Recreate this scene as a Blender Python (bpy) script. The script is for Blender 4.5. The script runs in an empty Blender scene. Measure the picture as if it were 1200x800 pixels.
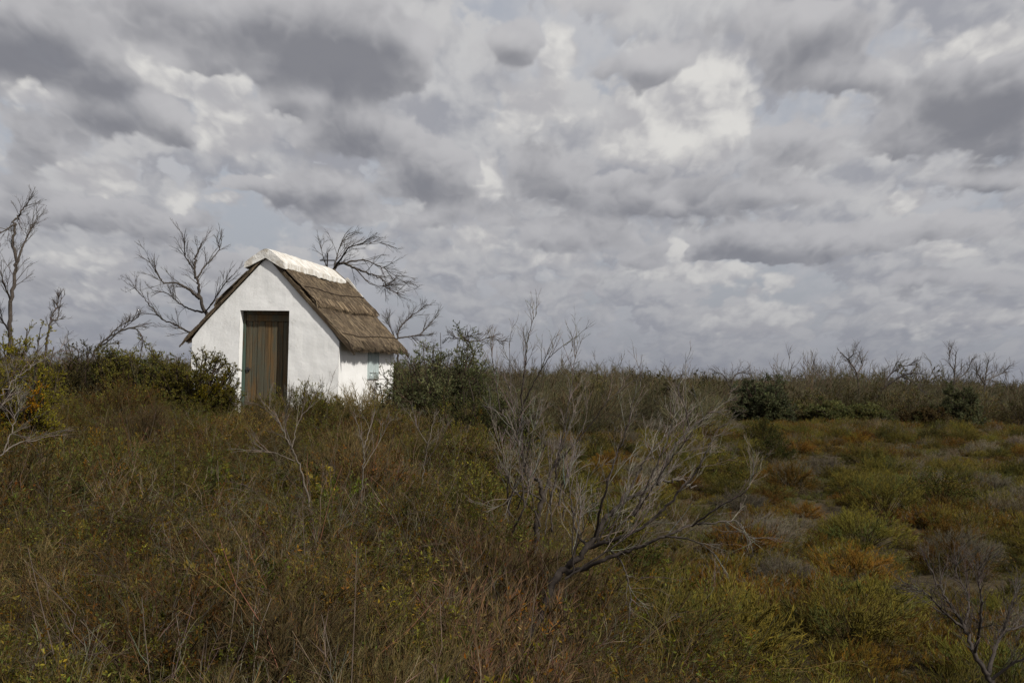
import bpy, bmesh, math, random
import numpy as np
from mathutils import Vector, Matrix, noise as mnoise

# ------------------------------------------------------------------ camera, world, sun, exposure
scene = bpy.context.scene
col = scene.collection
R = math.radians
EYE = 2.6
F_PX, IMG_W, IMG_H = 1333.0, 1200.0, 800.0
PITCH = math.atan(40 / F_PX)
ROLL = R(1.3)

cam_data = bpy.data.cameras.new("camera")
cam_data.lens = 40.0
cam_data.sensor_width = 36.0
cam_data.clip_start = 0.05
cam_data.clip_end = 8000.0
cam = bpy.data.objects.new("camera", cam_data)
col.objects.link(cam)
CAM_ROT = Matrix.Rotation(math.pi / 2 + PITCH, 3, 'X') @ Matrix.Rotation(ROLL, 3, 'Z')
cam.matrix_world = Matrix.Translation((0, 0, EYE)) @ CAM_ROT.to_4x4()
scene.camera = cam


def ray(px, py):
    """Direction of sight through a point of the photograph, used to survey where things stand."""
    return CAM_ROT @ Vector(((px - IMG_W / 2) / F_PX, (IMG_H / 2 - py) / F_PX, -1.0))


def at(px, py, depth):
    """Place in the world `depth` metres in front of the camera along that line of sight."""
    d = ray(px, py)
    return Vector((0, 0, EYE)) + d * (depth / d.y)


SUN_TO = Vector((0.743 * 0.75, -0.67 * 0.75, 0.66)).normalized()
SUN_EL = math.asin(SUN_TO.z)
SUN_AZ = math.atan2(SUN_TO.x, SUN_TO.y)

world = bpy.data.worlds.new("World")
scene.world = world
world.use_nodes = True
wt = world.node_tree
wt.nodes.clear()
scene.view_settings.view_transform = 'Standard'
scene.view_settings.look = 'None'
scene.view_settings.exposure = 0.15
scene.view_settings.gamma = 1.0
scene.view_settings.use_curve_mapping = False


class Net:
    """Short hand for wiring shader nodes."""

    def __init__(self, tree):
        self.t = tree

    def put(self, node, i, v):
        if v is None:
            return
        if hasattr(v, 'is_linked') and hasattr(v, 'links'):
            self.t.links.new(v, node.inputs[i])
        elif isinstance(v, (tuple, list)) and len(v) == 3 and node.inputs[i].type == 'RGBA':
            node.inputs[i].default_value = (*v, 1)
        else:
            node.inputs[i].default_value = v

    def m(self, op, a, b=None, c=None, clamp=False):
        n = self.t.nodes.new('ShaderNodeMath')
        n.operation = op
        n.use_clamp = clamp
        for i, v in enumerate((a, b, c)):
            self.put(n, i, v)
        return n.outputs[0]

    def v(self, op, a, b=None, out=0):
        n = self.t.nodes.new('ShaderNodeVectorMath')
        n.operation = op
        self.put(n, 0, a)
        if op == 'SCALE':
            self.put(n, 3, b)
        else:
            self.put(n, 1, b)
        return n.outputs[out]

    def xyz(self, x, y, z):
        n = self.t.nodes.new('ShaderNodeCombineXYZ')
        for i, v in enumerate((x, y, z)):
            self.put(n, i, v)
        return n.outputs[0]

    def sep(self, v):
        n = self.t.nodes.new('ShaderNodeSeparateXYZ')
        self.put(n, 0, v)
        return n.outputs

    def noise(self, vec, scale, detail=4, rough=0.5, dist=0.0, out='Fac', lac=2.0, dim='3D'):
        n = self.t.nodes.new('ShaderNodeTexNoise')
        n.noise_dimensions = dim
        self.put(n, 'Vector', vec)
        n.inputs['Scale'].default_value = scale
        n.inputs['Detail'].default_value = detail
        n.inputs['Roughness'].default_value = rough
        n.inputs['Distortion'].default_value = dist
        n.inputs['Lacunarity'].default_value = lac
        return n.outputs[out]

    def vor(self, vec, scale, detail=0, rough=0.5, feature='F1', out='Distance', dim='3D'):
        n = self.t.nodes.new('ShaderNodeTexVoronoi')
        n.voronoi_dimensions = dim
        n.feature = feature
        n.normalize = True
        self.put(n, 'Vector', vec)
        n.inputs['Scale'].default_value = scale
        n.inputs['Detail'].default_value = detail
        n.inputs['Roughness'].default_value = rough
        return n.outputs[out]

    def ss(self, x, a, b, lo=0.0, hi=1.0, kind='SMOOTHSTEP'):
        n = self.t.nodes.new('ShaderNodeMapRange')
        n.interpolation_type = kind
        self.put(n, 0, x)
        self.put(n, 1, a)
        self.put(n, 2, b)
        self.put(n, 3, lo)
        self.put(n, 4, hi)
        return n.outputs[0]

    def mix(self, f, a, b, blend='MIX'):
        n = self.t.nodes.new('ShaderNodeMix')
        n.data_type = 'RGBA'
        n.blend_type = blend
        self.put(n, 0, f)
        self.put(n, 6, a)
        self.put(n, 7, b)
        return n.outputs[2]

    def ramp(self, f, stops):
        n = self.t.nodes.new('ShaderNodeValToRGB')
        el = n.color_ramp.elements
        while len(el) < len(stops):
            el.new(0.5)
        for e, (p, c) in zip(el, stops):
            e.position = p
            e.color = (*c, 1)
        self.put(n, 0, f)
        return n.outputs[0]

    def new(self, kind):
        return self.t.nodes.new(kind)

    def link(self, a, b):
        self.t.links.new(a, b)


def srgb(r, g, b):
    f = lambda c: (c / 255) / 12.92 if c <= 10 else ((c / 255 + 0.055) / 1.055) ** 2.4
    return (f(r), f(g), f(b))


# ---- sky: the Nishita sky behind broken stratocumulus
SKY_STRENGTH = 0.1
N = Net(wt)
tc = N.new('ShaderNodeTexCoord')
dirv = N.v('NORMALIZE', tc.outputs['Generated'])
dx, dy, dz = N.sep(dirv)
zc = N.m('MAXIMUM', dz, 0.0)
hor = N.m('SQRT', N.m('ADD', N.m('MULTIPLY', dx, dx), N.m('MULTIPLY', dy, dy)))
azim = N.m('ARCTAN2', dx, dy)
elev = N.m('ARCTAN2', zc, hor)
# cloud plane: clouds shrink and flatten towards the horizon
k = N.m('DIVIDE', 1.0, N.m('ADD', zc, 0.20))
cx = N.m('MULTIPLY', dx, k)
cy = N.m('MULTIPLY', dy, k)
cloud_p = N.xyz(cx, N.m('MULTIPLY', cy, 0.85), 0.0)


def aze(px, py):
    d = ray(px, py).normalized()
    return math.atan2(d.x, d.y), math.asin(d.z)


k2 = N.m('DIVIDE', 1.0, N.m('ADD', zc, 0.32))
ux = N.m('MULTIPLY', dx, k2)
uy = N.m('MULTIPLY', N.m('MULTIPLY', dy, k2), 0.55)
iso_p = N.xyz(ux, uy, 0.0)
# warped sky coordinates, so that no cloud keeps a smooth outline
w1 = N.v('SUBTRACT', N.noise(iso_p, 2.6, 3, 0.55, out='Color', dim='2D'), (0.5, 0.5, 0.5))
w2 = N.v('SUBTRACT', N.noise(iso_p, 11.0, 3, 0.6, out='Color', dim='2D'), (0.5, 0.5, 0.5))
base_ae = N.xyz(azim, elev, 0.0)
warp = N.v('ADD', N.v('MULTIPLY', w1, (0.035, 0.022, 0)), N.v('MULTIPLY', w2, (0.030, 0.022, 0)))
ae = N.v('ADD', base_ae, warp)


def masses(vec, items):
    total = None
    for (px, py, rx, ry, amp) in items:
        a, e = aze(px, py)
        d = N.v('MULTIPLY', N.v('SUBTRACT', vec, (a, e, 0)), (F_PX / rx, F_PX / ry, 0))
        g = N.m('MULTIPLY', N.m('POWER', 0.3679, N.v('DOT_PRODUCT', d, d, out=1)), amp)
        total = g if total is None else N.m('ADD', total, g)
    return total


DARK = [(38, 52, 100, 36, 1.10), (130, 85, 40, 16, 0.70), (270, 30, 180, 40, 1.20), (420, 50, 90, 42, 1.10), (230, 75, 60, 20, 0.60), (400, 90, 60, 17.5, 0.38),
        (135, 125, 75, 26, 1.00), (200, 158, 30, 22, 0.80), (340, 120, 50, 16, 0.80), (430, 158, 60, 26, 0.80), (510, 200, 50, 36, 1.00),
        (45, 180, 45, 30, 0.60), (30, 230, 60, 22, 0.60), (340, 224, 105, 17, 0.90), (175, 264, 130, 18, 0.65), (110, 245, 60, 15, 0.30),
        (612, 47, 32, 20, 0.90), (760, 82, 44, 26, 0.95), (702, 90, 18, 15, 0.38), (690, 8, 80, 17.5, 0.45), (945, 42, 115, 44, 1.20), (985, 90, 50, 18, 0.90),
        (1128, 132, 85, 36, 1.10), (1180, 95, 50, 26, 0.70), (1165, 170, 50, 15, 0.45), (930, 172, 65, 24, 0.80), (1045, 172, 35, 18, 0.70),
        (720, 215, 120, 26, 0.80), (792, 235, 75, 13.75, 0.60), (640, 180, 60, 40, 0.50), (902, 284, 190, 17, 0.95), (864, 303, 100, 10, 0.45),
        (1150, 212, 70, 15, 0.75), (1122, 258, 90, 16.25, 0.60), (1095, 325, 100, 13.75, 0.52), (820, 343, 75, 8.75, 0.45), (620, 260, 120, 15, 0.38),
        (420, 262, 100, 17.5, 0.38), (600, 335, 120, 12.5, 0.38), (300, 320, 120, 15, 0.30), (950, 225, 120, 16, 0.50), (60, 320, 90, 17.5, 0.30), (980, 350, 80, 8.75, 0.30)]
LIGHT = [(115, 211, 38, 20, 1.3), (205, 243, 20, 18, .9), (266, 237, 22, 7, .9), (318, 209, 14, 5, .9), (150, 60, 55, 20, .9), (190, 88, 50, 16, .8), (42, 110, 45, 16, .7),
         (262, 100, 30, 16, .7), (273, 155, 60, 28, .8), (573, 203, 20, 26, 1.1), (556, 274, 42, 16, .8), (105, 305, 50, 9, .7), (157, 341, 60, 22, .8),
         (652, 60, 20, 32, .9), (627, 125, 40, 30, .7), (809, 118, 62, 52, 1.1), (765, 172, 70, 26, .8), (864, 55, 30, 20, .6), (1067, 60, 40, 30, .7),
         (1161, 52, 40, 22, .9), (1056, 240, 20, 16, 1.0), (781, 284, 18, 13, 1.2), (820, 318, 62, 13, 1.0), (913, 332, 18, 10, .9), (875, 373, 75, 18, .9),
         (1117, 296, 36, 7, .9), (1078, 374, 60, 15, .75), (1177, 374, 36, 15, .8), (671, 298, 70, 14, .55), (530, 70, 30, 24, .5), (470, 300, 70, 12, .5), (1000, 300, 40, 7, .5)]


def heaps(seed, scale, lift):
    """One deck of heaped cloud: how thick it is, and how much of its light comes from above."""
    p = N.v('ADD', N.xyz(N.m('ADD', ux, seed), N.m('ADD', uy, seed * 0.37), 0.0), N.v('SCALE', w1, 0.06))
    q = N.v('ADD', p, (0.0, -lift, 0.0))
    low = N.noise(p, scale, 2.0, 0.5, dim='2D')
    low_up = N.noise(q, scale, 2.0, 0.5, dim='2D')
    curd = N.vor(N.v('ADD', p, N.v('SCALE', w2, 0.09)), scale * 2.6, 2.0, 0.62, dim='2D')
    curd_up = N.vor(N.v('ADD', q, N.v('SCALE', w2, 0.09)), scale * 2.6, 2.0, 0.62, dim='2D')
    f = N.noise(p, scale * 5, 5, 0.55, dim='2D')
    dens = N.m('ADD', N.m('MULTIPLY', N.m('SUBTRACT', low, 0.5), 2.6),
               N.m('ADD', N.m('MULTIPLY', N.m('SUBTRACT', 0.36, curd), 1.9), N.m('MULTIPLY', N.m('SUBTRACT', f, 0.5), 1.0)))
    lit = N.m('ADD', N.m('MULTIPLY', N.m('SUBTRACT', low, low_up), 3.2),
              N.m('ADD', N.m('MULTIPLY', N.m('SUBTRACT', curd_up, curd), 1.3), N.m('MULTIPLY', N.m('SUBTRACT', f, 0.5), 0.7)))
    return dens, lit


dk = masses(ae, DARK)
dk_up = masses(N.v('ADD', ae, (0.003, 0.012, 0)), DARK)
heap_lit = N.m('SUBTRACT', dk, dk_up)
lt = masses(ae, LIGHT)
sky = N.new('ShaderNodeTexSky')
sky.sky_type = 'NISHITA'
sky.sun_disc = False
sky.sun_elevation = SUN_EL
sky.sun_rotation = SUN_AZ
sky.altitude = 0
sky.dust_density = 2.0
S = 0.965 / SKY_STRENGTH
kk = lambda c: tuple(v * S for v in srgb(*c))
fine = N.noise(iso_p, 7.0, 4, 0.6, dim='2D')
c = N.mix(N.ss(fine, .35, .65), N.mix(0.85, sky.outputs[0], kk((172, 174, 180))), kk((183, 184, 188)))
d1, l1 = heaps(3.7, 3.6, 0.034)
c = N.mix(N.m('MULTIPLY', N.ss(N.m('ADD', d1, 0.20), -0.10, 0.20), 0.85), c,
          N.mix(N.ss(l1, -0.42, 0.40), kk((151, 152, 159)), kk((194, 193, 193))))
d2, l2 = heaps(11.3, 4.2, 0.028)
lf = N.m('ADD', lt, N.m('ADD', N.m('MULTIPLY', d2, 0.42), N.m('MULTIPLY', dk, -0.35)))
c = N.mix(N.m('MULTIPLY', N.ss(lf, 0.17, 0.60), 0.90), c,
          N.mix(N.ss(N.m('ADD', N.m('MULTIPLY', l2, 1.3), N.m('MULTIPLY', lf, 0.34)), -0.30, 0.90), kk((174, 173, 176)), kk((219, 217, 213))))
d3, l3 = heaps(23.9, 4.0, 0.030)
df = N.m('ADD', dk, N.m('ADD', N.m('MULTIPLY', d3, 0.44), N.m('MULTIPLY', lt, -0.45)))
edge = N.ss(df, 0.20, 0.44)
body = N.ss(N.m('SUBTRACT', N.m('ADD', N.m('MULTIPLY', heap_lit, 0.70), N.m('MULTIPLY', l3, 0.55)), N.m('MULTIPLY', df, 0.50)), -0.78, 0.12)
c = N.mix(N.m('MULTIPLY', edge, 0.93), c, N.mix(body, kk((120, 121, 128)), kk((186, 185, 187))))
# far air: blue-grey towards the horizon
hz = N.m('POWER', 0.3679, N.m('MULTIPLY', elev, 1 / 0.085))
c = N.mix(N.m('MULTIPLY', hz, 0.9), c, kk((130, 133, 143)))
bg = N.new('ShaderNodeBackground')
N.link(c, bg.inputs[0])
bg.inputs[1].default_value = SKY_STRENGTH
out = N.new('ShaderNodeOutputWorld')
N.link(bg.outputs[0], out.inputs[0])
world.cycles.sampling_method = 'MANUAL'
world.cycles.sample_map_resolution = 512

sun_data = bpy.data.lights.new("sun", 'SUN')
sun_data.energy = 3.9
sun_data.angle = R(2.5)
sun_data.color = (1.0, 0.955, 0.88)
sun = bpy.data.objects.new("sun", sun_data)
sun.rotation_euler = SUN_TO.to_track_quat('Z', 'Y').to_euler()
sun.location = (30, -30, 40)
col.objects.link(sun)

# ------------------------------------------------------------------ helpers
rng = np.random.default_rng(7)
random.seed(7)


def smooth(a, b, x):
    t = np.clip((x - a) / (b - a), 0, 1)
    return t * t * (3 - 2 * t)


_tab = np.random.default_rng(3).random((256, 256))


def vnoise(x, y):
    """Value noise on a lattice, 0..1."""
    x = np.asarray(x, float)
    y = np.asarray(y, float)
    xi, yi = np.floor(x).astype(int), np.floor(y).astype(int)
    fx, fy = x - xi, y - yi
    fx, fy = fx * fx * (3 - 2 * fx), fy * fy * (3 - 2 * fy)
    g = lambda i, j: _tab[i % 256, j % 256]
    return (g(xi, yi) * (1 - fx) + g(xi + 1, yi) * fx) * (1 - fy) + (g(xi, yi + 1) * (1 - fx) + g(xi + 1, yi + 1) * fx) * fy


def fbm2(x, y, s, o=3):
    t, a, w = 0, 0.5, 0
    for i in range(o):
        t = t + a * vnoise(x / s + 17.3 * i, y / s - 9.1 * i)
        w += a
        a *= 0.5
        s *= 0.5
    return t / w


MOUND_Y = [0, 4, 8, 14, 18, 30, 45, 70, 130]
MOUND_Z = [1.0, 0.85, 1.02, 1.42, 1.80, 1.85, 1.2, 0.5, 0.15]


def on_mound(x, y):
    xe = 0.55 - 0.03 * (np.asarray(y, float) - 7) + 0.9 * (fbm2(np.asarray(x) * 0, y, 5.0, 2) - 0.5)
    return 1 - smooth(xe - 1.6, xe + 1.7, np.asarray(x, float))


def height(x, y):
    x = np.asarray(x, float)
    y = np.asarray(y, float)
    far = smooth(150, 80, np.hypot(x, y)) if False else 1 - smooth(80, 200, np.hypot(x, y))
    h = on_mound(x, y) * np.interp(y, MOUND_Y, MOUND_Z)
    return h + far * (0.22 * (fbm2(x, y, 4.0, 3) - 0.5) + 0.10 * (fbm2(x + 50, y, 1.1, 2) - 0.5))


class Bag:
    """Collects tubes, spikes and leaves, with one colour each, into a single mesh."""

    def __init__(self):
        self.v, self.f3, self.f4, self.c, self.n = [], [], [], [], 0

    def add(self, verts, tris=None, quads=None, cols=None):
        verts = np.asarray(verts, np.float32).reshape(-1, 3)
        if tris is not None and len(tris):
            self.f3.append(np.asarray(tris, np.int32).reshape(-1, 3) + self.n)
        if quads is not None and len(quads):
            self.f4.append(np.asarray(quads, np.int32).reshape(-1, 4) + self.n)
        self.v.append(verts)
        if cols is None:
            cols = np.ones((len(verts), 3))
        self.c.append(np.broadcast_to(np.asarray(cols, np.float32), (len(verts), 3)))
        self.n += len(verts)

    def tubes(self, poly, rad, col, sides=3, cap=False):
        """poly (n,k,3), rad (n,k), col (n,3) or (n,k,3)"""
        n, k, _ = poly.shape
        if n == 0:
            return
        tan = np.gradient(poly, axis=1)
        tan /= np.linalg.norm(tan, axis=2, keepdims=True) + 1e-9
        ref = np.where(np.abs(tan[..., 2:3]) > 0.9, np.array([1.0, 0, 0]), np.array([0, 0, 1.0]))
        ref = np.repeat(ref[:, :1], k, axis=1)
        b1 = np.cross(tan, ref)
        b1 /= np.linalg.norm(b1, axis=2, keepdims=True) + 1e-9
        b2 = np.cross(tan, b1)
        ang = np.arange(sides) * 2 * math.pi / sides
        ring = b1[:, :, None] * np.cos(ang)[:, None] + b2[:, :, None] * np.sin(ang)[:, None]
        vv = poly[:, :, None] + ring * rad[:, :, None, None]
        col = np.asarray(col)
        if col.ndim == 2:
            col = np.repeat(col[:, None], k, axis=1)
        cc = np.repeat(col[:, :, None], sides, axis=2)
        i = np.arange(n)[:, None, None] * k * sides
        j = np.arange(k - 1)[None, :, None] * sides
        s = np.arange(sides)[None, None]
        s2 = (s + 1) % sides
        q = np.stack([i + j + s, i + j + s2, i + j + sides + s2, i + j + sides + s], -1)
        self.add(vv, None, q, cc.reshape(-1, 3))

    def spikes(self, p0, p1, r, col):
        """Three-sided tapering stems from p0 to p1"""
        n = len(p0)
        if n == 0:
            return
        t = p1 - p0
        t = t / (np.linalg.norm(t, axis=1, keepdims=True) + 1e-9)
        ref = np.where(np.abs(t[:, 2:3]) > 0.9, np.array([1.0, 0, 0]), np.array([0, 0, 1.0]))
        b1 = np.cross(t, ref)
        b1 /= np.linalg.norm(b1, axis=1, keepdims=True) + 1e-9
        b2 = np.cross(t, b1)
        vs = []
        for a in (0, 2.094, 4.189):
            vs.append(p0 + (b1 * math.cos(a) + b2 * math.sin(a)) * np.asarray(r).reshape(-1, 1))
        vs.append(p1)
        v = np.stack(vs, 1)
        i = np.arange(n)[:, None] * 4
        f = np.concatenate([i + np.array([[0, 1, 3]]), i + np.array([[1, 2, 3]]), i + np.array([[2, 0, 3]])], 0)
        self.add(v, f, None, np.repeat(np.asarray(col)[:, None], 4, axis=1).reshape(-1, 3))

    def leaves(self, p, axis, length, width, col, fold=0.25):
        """Small lance-shaped leaves, two faces folded along the midrib"""
        n = len(p)
        if n == 0:
            return
        a = axis / (np.linalg.norm(axis, axis=1, keepdims=True) + 1e-9)
        rnd = rng.normal(size=(n, 3))
        w = np.cross(a, rnd)
        w /= np.linalg.norm(w, axis=1, keepdims=True) + 1e-9
        nn = np.cross(a, w)
        L = np.asarray(length).reshape(-1, 1)
        W = np.asarray(width).reshape(-1, 1) / 2
        mid = p + a * L * 0.45
        v = np.stack([p, mid + w * W + nn * W * fold, p + a * L, mid - w * W + nn * W * fold], 1)
        i = np.arange(n)[:, None] * 4
        f = np.concatenate([i + np.array([[0, 1, 2]]), i + np.array([[0, 2, 3]])], 0)
        self.add(v, f, None, np.repeat(np.asarray(col)[:, None], 4, axis=1).reshape(-1, 3))

    def mesh(self, name, mat, smooth_shade=False):
        me = bpy.data.meshes.new(name)
        v = np.concatenate(self.v)
        f3 = np.concatenate(self.f3) if self.f3 else np.zeros((0, 3), np.int32)
        f4 = np.concatenate(self.f4) if self.f4 else np.zeros((0, 4), np.int32)
        me.vertices.add(len(v))
        me.vertices.foreach_set('co', v.ravel())
        loops = np.concatenate([f3.ravel(), f4.ravel()]).astype(np.int32)
        me.loops.add(len(loops))
        me.loops.foreach_set('vertex_index', loops)
        starts = np.concatenate([np.arange(len(f3)) * 3, len(f3) * 3 + np.arange(len(f4)) * 4]).astype(np.int32)
        me.polygons.add(len(starts))
        me.polygons.foreach_set('loop_start', starts)
        if smooth_shade:
            me.polygons.foreach_set('use_smooth', np.ones(len(starts), bool))
        at_ = me.color_attributes.new('tint', 'FLOAT_COLOR', 'POINT')
        c4 = np.ones((len(v), 4), np.float32)
        c4[:, :3] = np.concatenate(self.c)
        at_.data.foreach_set('color', c4.ravel())
        me.update(calc_edges=True)
        me.materials.append(mat)
        return me


def link(name, data, parent=None):
    o = bpy.data.objects.new(name, data)
    col.objects.link(o)
    if parent:
        o.parent = parent
    return o


def tag(o, label=None, category=None, group=None, kind=None):
    for key, val in (('label', label), ('category', category), ('group', group), ('kind', kind)):
        if val:
            o[key] = val
    return o


def thing(name, label, category, loc=(0, 0, 0), rz=0.0, group=None):
    o = link(name, None)
    o.empty_display_size = 0.2
    o.location = loc
    o.rotation_euler = (0, 0, rz)
    return tag(o, label, category, group)


# ------------------------------------------------------------------ materials
def material(name):
    m = bpy.data.materials.new(name)
    m.use_nodes = True
    t = m.node_tree
    t.nodes.clear()
    n = Net(t)
    o = n.new('ShaderNodeOutputMaterial')
    b = n.new('ShaderNodeBsdfPrincipled')
    n.link(b.outputs[0], o.inputs[0])
    return m, n, b, o


def bump(n, b, h, strength=0.4, dist=0.02):
    k_ = n.new('ShaderNodeBump')
    k_.inputs['Strength'].default_value = strength
    k_.inputs['Distance'].default_value = dist
    n.link(h, k_.inputs['Height'])
    n.link(k_.outputs[0], b.inputs['Normal'])


def attr(n, name):
    a = n.new('ShaderNodeAttribute')
    a.attribute_name = name
    return a.outputs['Color']


def plant_material(name, translucent=0.25, spread=0.45):
    m, n, b, o = material(name)
    info = n.new('ShaderNodeObjectInfo')
    c_ = attr(n, 'tint')
    h = n.new('ShaderNodeHueSaturation')
    n.link(n.ss(info.outputs['Random'], 0, 1, 1 - spread, 1 + spread, 'LINEAR'), h.inputs['Value'])
    r2 = n.m('FRACT', n.m('MULTIPLY', info.outputs['Random'], 37.7))
    n.link(n.ss(r2, 0, 1, 0.487, 0.513, 'LINEAR'), h.inputs['Hue'])
    h.inputs['Saturation'].default_value = 1.20
    n.link(c_, h.inputs['Color'])
    geo = n.new('ShaderNodeNewGeometry')
    wear = n.ss(n.noise(geo.outputs['Position'], 14.0, 2, 0.6), 0.25, 0.75, 0.68, 1.14, 'LINEAR')
    colr = n.v('SCALE', h.outputs[0], wear)
    n.link(colr, b.inputs['Base Color'])
    b.inputs['Roughness'].default_value = 0.75
    b.inputs['Specular IOR Level'].default_value = 0.2
    if translucent:
        tr = n.new('ShaderNodeBsdfTranslucent')
        n.link(colr, tr.inputs[0])
        mx = n.new('ShaderNodeMixShader')
        mx.inputs[0].default_value = translucent
        n.link(b.outputs[0], mx.inputs[1])
        n.link(tr.outputs[0], mx.inputs[2])
        n.link(mx.outputs[0], o.inputs[0])
    return m


M_PLANT = plant_material('plant', 0.38)
M_BARK, n, b, _o = material('weathered_bark')
pos = n.new('ShaderNodeTexCoord').outputs['Object']
nb = n.noise(pos, 30.0, 5, 0.65)
n.link(n.v('MULTIPLY', attr(n, 'tint'), n.ramp(nb, [(0.25, (.55, .52, .5)), (0.55, (1, 1, 1)), (0.8, (1.3, 1.28, 1.25))])), b.inputs['Base Color'])
b.inputs['Roughness'].default_value = 0.9
b.inputs['Specular IOR Level'].default_value = 0.15
bump(n, b, nb, 0.6, 0.01)

M_GROUND, n, b, _o = material('soil_and_litter')
pos = n.new('ShaderNodeNewGeometry').outputs['Position']
g1 = n.noise(pos, 0.55, 6, 0.62)
g2 = n.noise(pos, 9.0, 6, 0.65)
n.link(n.mix(n.ss(g2, .35, .7), n.ramp(g1, [(.3, (.030, .022, .013)), (.5, (.042, .034, .015)), (.7, (.05, .030, .016))]), (.070, .052, .030)), b.inputs['Base Color'])
b.inputs['Roughness'].default_value = 0.95
b.inputs['Specular IOR Level'].default_value = 0.1
bump(n, b, g2, 0.8, 0.06)

M_PLASTER, n, b, _o = material('limewashed_plaster')
pos = n.new('ShaderNodeTexCoord').outputs['Object']
p1 = n.noise(pos, 2.2, 6, 0.6)
p2 = n.noise(pos, 16.0, 5, 0.6)
streak = n.noise(n.v('MULTIPLY', pos, (9, 9, 0.7)), 1.0, 4, 0.6)
cc = n.mix(n.ss(p1, .35, .75), (.83, .825, .81), (.79, .785, .765))
cc = n.mix(n.m('MULTIPLY', n.ss(streak, .52, .8), .18), cc, (.52, .50, .45))
crack = n.vor(n.v('ADD', pos, n.v('SCALE', n.v('SUBTRACT', n.noise(pos, 3.0, 3, .6, out='Color'), (.5, .5, .5)), .5)), 1.6, feature='DISTANCE_TO_EDGE')
cc = n.mix(n.m('MULTIPLY', n.m('MULTIPLY', n.ss(crack, .012, .003), n.ss(p1, .50, .62)), .35), cc, (.45, .42, .38))
zz = n.sep(pos)[2]
cc = n.mix(n.m('MULTIPLY', n.ss(n.m('ADD', zz, n.m('MULTIPLY', p2, .5)), .75, .15), .5), cc, (.42, .38, .30))
n.link(cc, b.inputs['Base Color'])
b.inputs['Roughness'].default_value = 0.9
b.inputs['Specular IOR Level'].default_value = 0.2
bump(n, b, n.m('ADD', p1, n.m('MULTIPLY', p2, .35)), 0.28, 0.03)

M_CAP, n, b, _o = material('weathered_lime_mortar')
pos = n.new('ShaderNodeTexCoord').outputs['Object']
p1 = n.noise(pos, 5.0, 6, 0.65)
p2 = n.noise(n.v('MULTIPLY', pos, (3, 9, 3)), 2.0, 5, 0.65)
cc = n.mix(n.ss(p1, .38, .66), (.72, .705, .67), (.56, .53, .475))
cc = n.mix(n.m('MULTIPLY', n.ss(p2, .46, .60), .7), cc, (.40, .35, .28))
n.link(cc, b.inputs['Base Color'])
b.inputs['Roughness'].default_value = 0.95
bump(n, b, n.m('ADD', p1, p2), 0.7, 0.03)

M_THATCH, n, b, _o = material('old_reed_thatch')
pos = n.new('ShaderNodeTexCoord').outputs['Object']
p1 = n.noise(pos, 2.5, 4, 0.6)
p2 = n.noise(pos, 22.0, 4, 0.6)
cc = n.v('MULTIPLY', attr(n, 'tint'), n.ramp(n.m('ADD', n.m('MULTIPLY', p1, .7), n.m('MULTIPLY', p2, .3)), [(.3, (.62, .58, .54)), (.5, (1, 1, 1)), (.7, (1.25, 1.22, 1.15))]))
n.link(cc, b.inputs['Base Color'])
b.inputs['Roughness'].default_value = 0.85
b.inputs['Specular IOR Level'].default_value = 0.2


def painted_wood(name, wood, paint, amount, grain=(26, 26, 1.2)):
    m, n, b, o = material(name)
    tc_ = n.new('ShaderNodeTexCoord').outputs['Object']
    info = n.new('ShaderNodeObjectInfo')
    off = n.v('ADD', tc_, n.v('SCALE', n.xyz(1, 0.3, 2), n.m('MULTIPLY', info.outputs['Random'], 9.0)))
    g = n.noise(n.v('MULTIPLY', off, grain), 1.0, 5, 0.65)
    big = n.noise(n.v('MULTIPLY', off, (5, 5, 1.1)), 1.0, 5, 0.6)
    c1 = n.ramp(g, [(.25, tuple(v * .45 for v in wood)), (.5, wood), (.75, tuple(v * 1.5 for v in wood))])
    c1 = n.mix(n.ss(n.noise(n.v('MULTIPLY', off, (7, 7, .8)), 1.0, 4, .6), .45, .65), c1, n.v('MULTIPLY', c1, (1.4, 1.08, .75)))
    mask = n.ss(n.m('ADD', big, n.m('MULTIPLY', n.m('SUBTRACT', g, .5), .5)), 0.62 - amount * .5, 0.72 - amount * .5)
    n.link(n.mix(mask, c1, n.v('SCALE', paint, n.ss(g, .2, .8, .75, 1.2, 'LINEAR')) if False else n.mix(g, tuple(v * .7 for v in paint), tuple(v * 1.2 for v in paint))), b.inputs['Base Color'])
    b.inputs['Roughness'].default_value = 0.8
    b.inputs['Specular IOR Level'].default_value = 0.25
    bump(n, b, g, 0.5, 0.01)
    return m


M_DOOR = painted_wood('weathered_door_wood', (.094, .073, .044), (.082, .078, .054), 0.24)
M_DOORFRAME = painted_wood('green_painted_frame', (.060, .046, .028), (.055, .085, .066), 0.45)
M_SHUTTER = painted_wood('pale_blue_painted_wood', (.32, .34, .31), (.45, .52, .515), 0.85)
M_IRON, n, b, _o = material('dark_iron')
b.inputs['Base Color'].default_value = (.022, .02, .019, 1)
b.inputs['Roughness'].default_value = 0.7
M_DARKWOOD, n, b, _o = material('dark_timber')
b.inputs['Base Color'].default_value = (.05, .036, .024, 1)
b.inputs['Roughness'].default_value = 0.85

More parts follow.
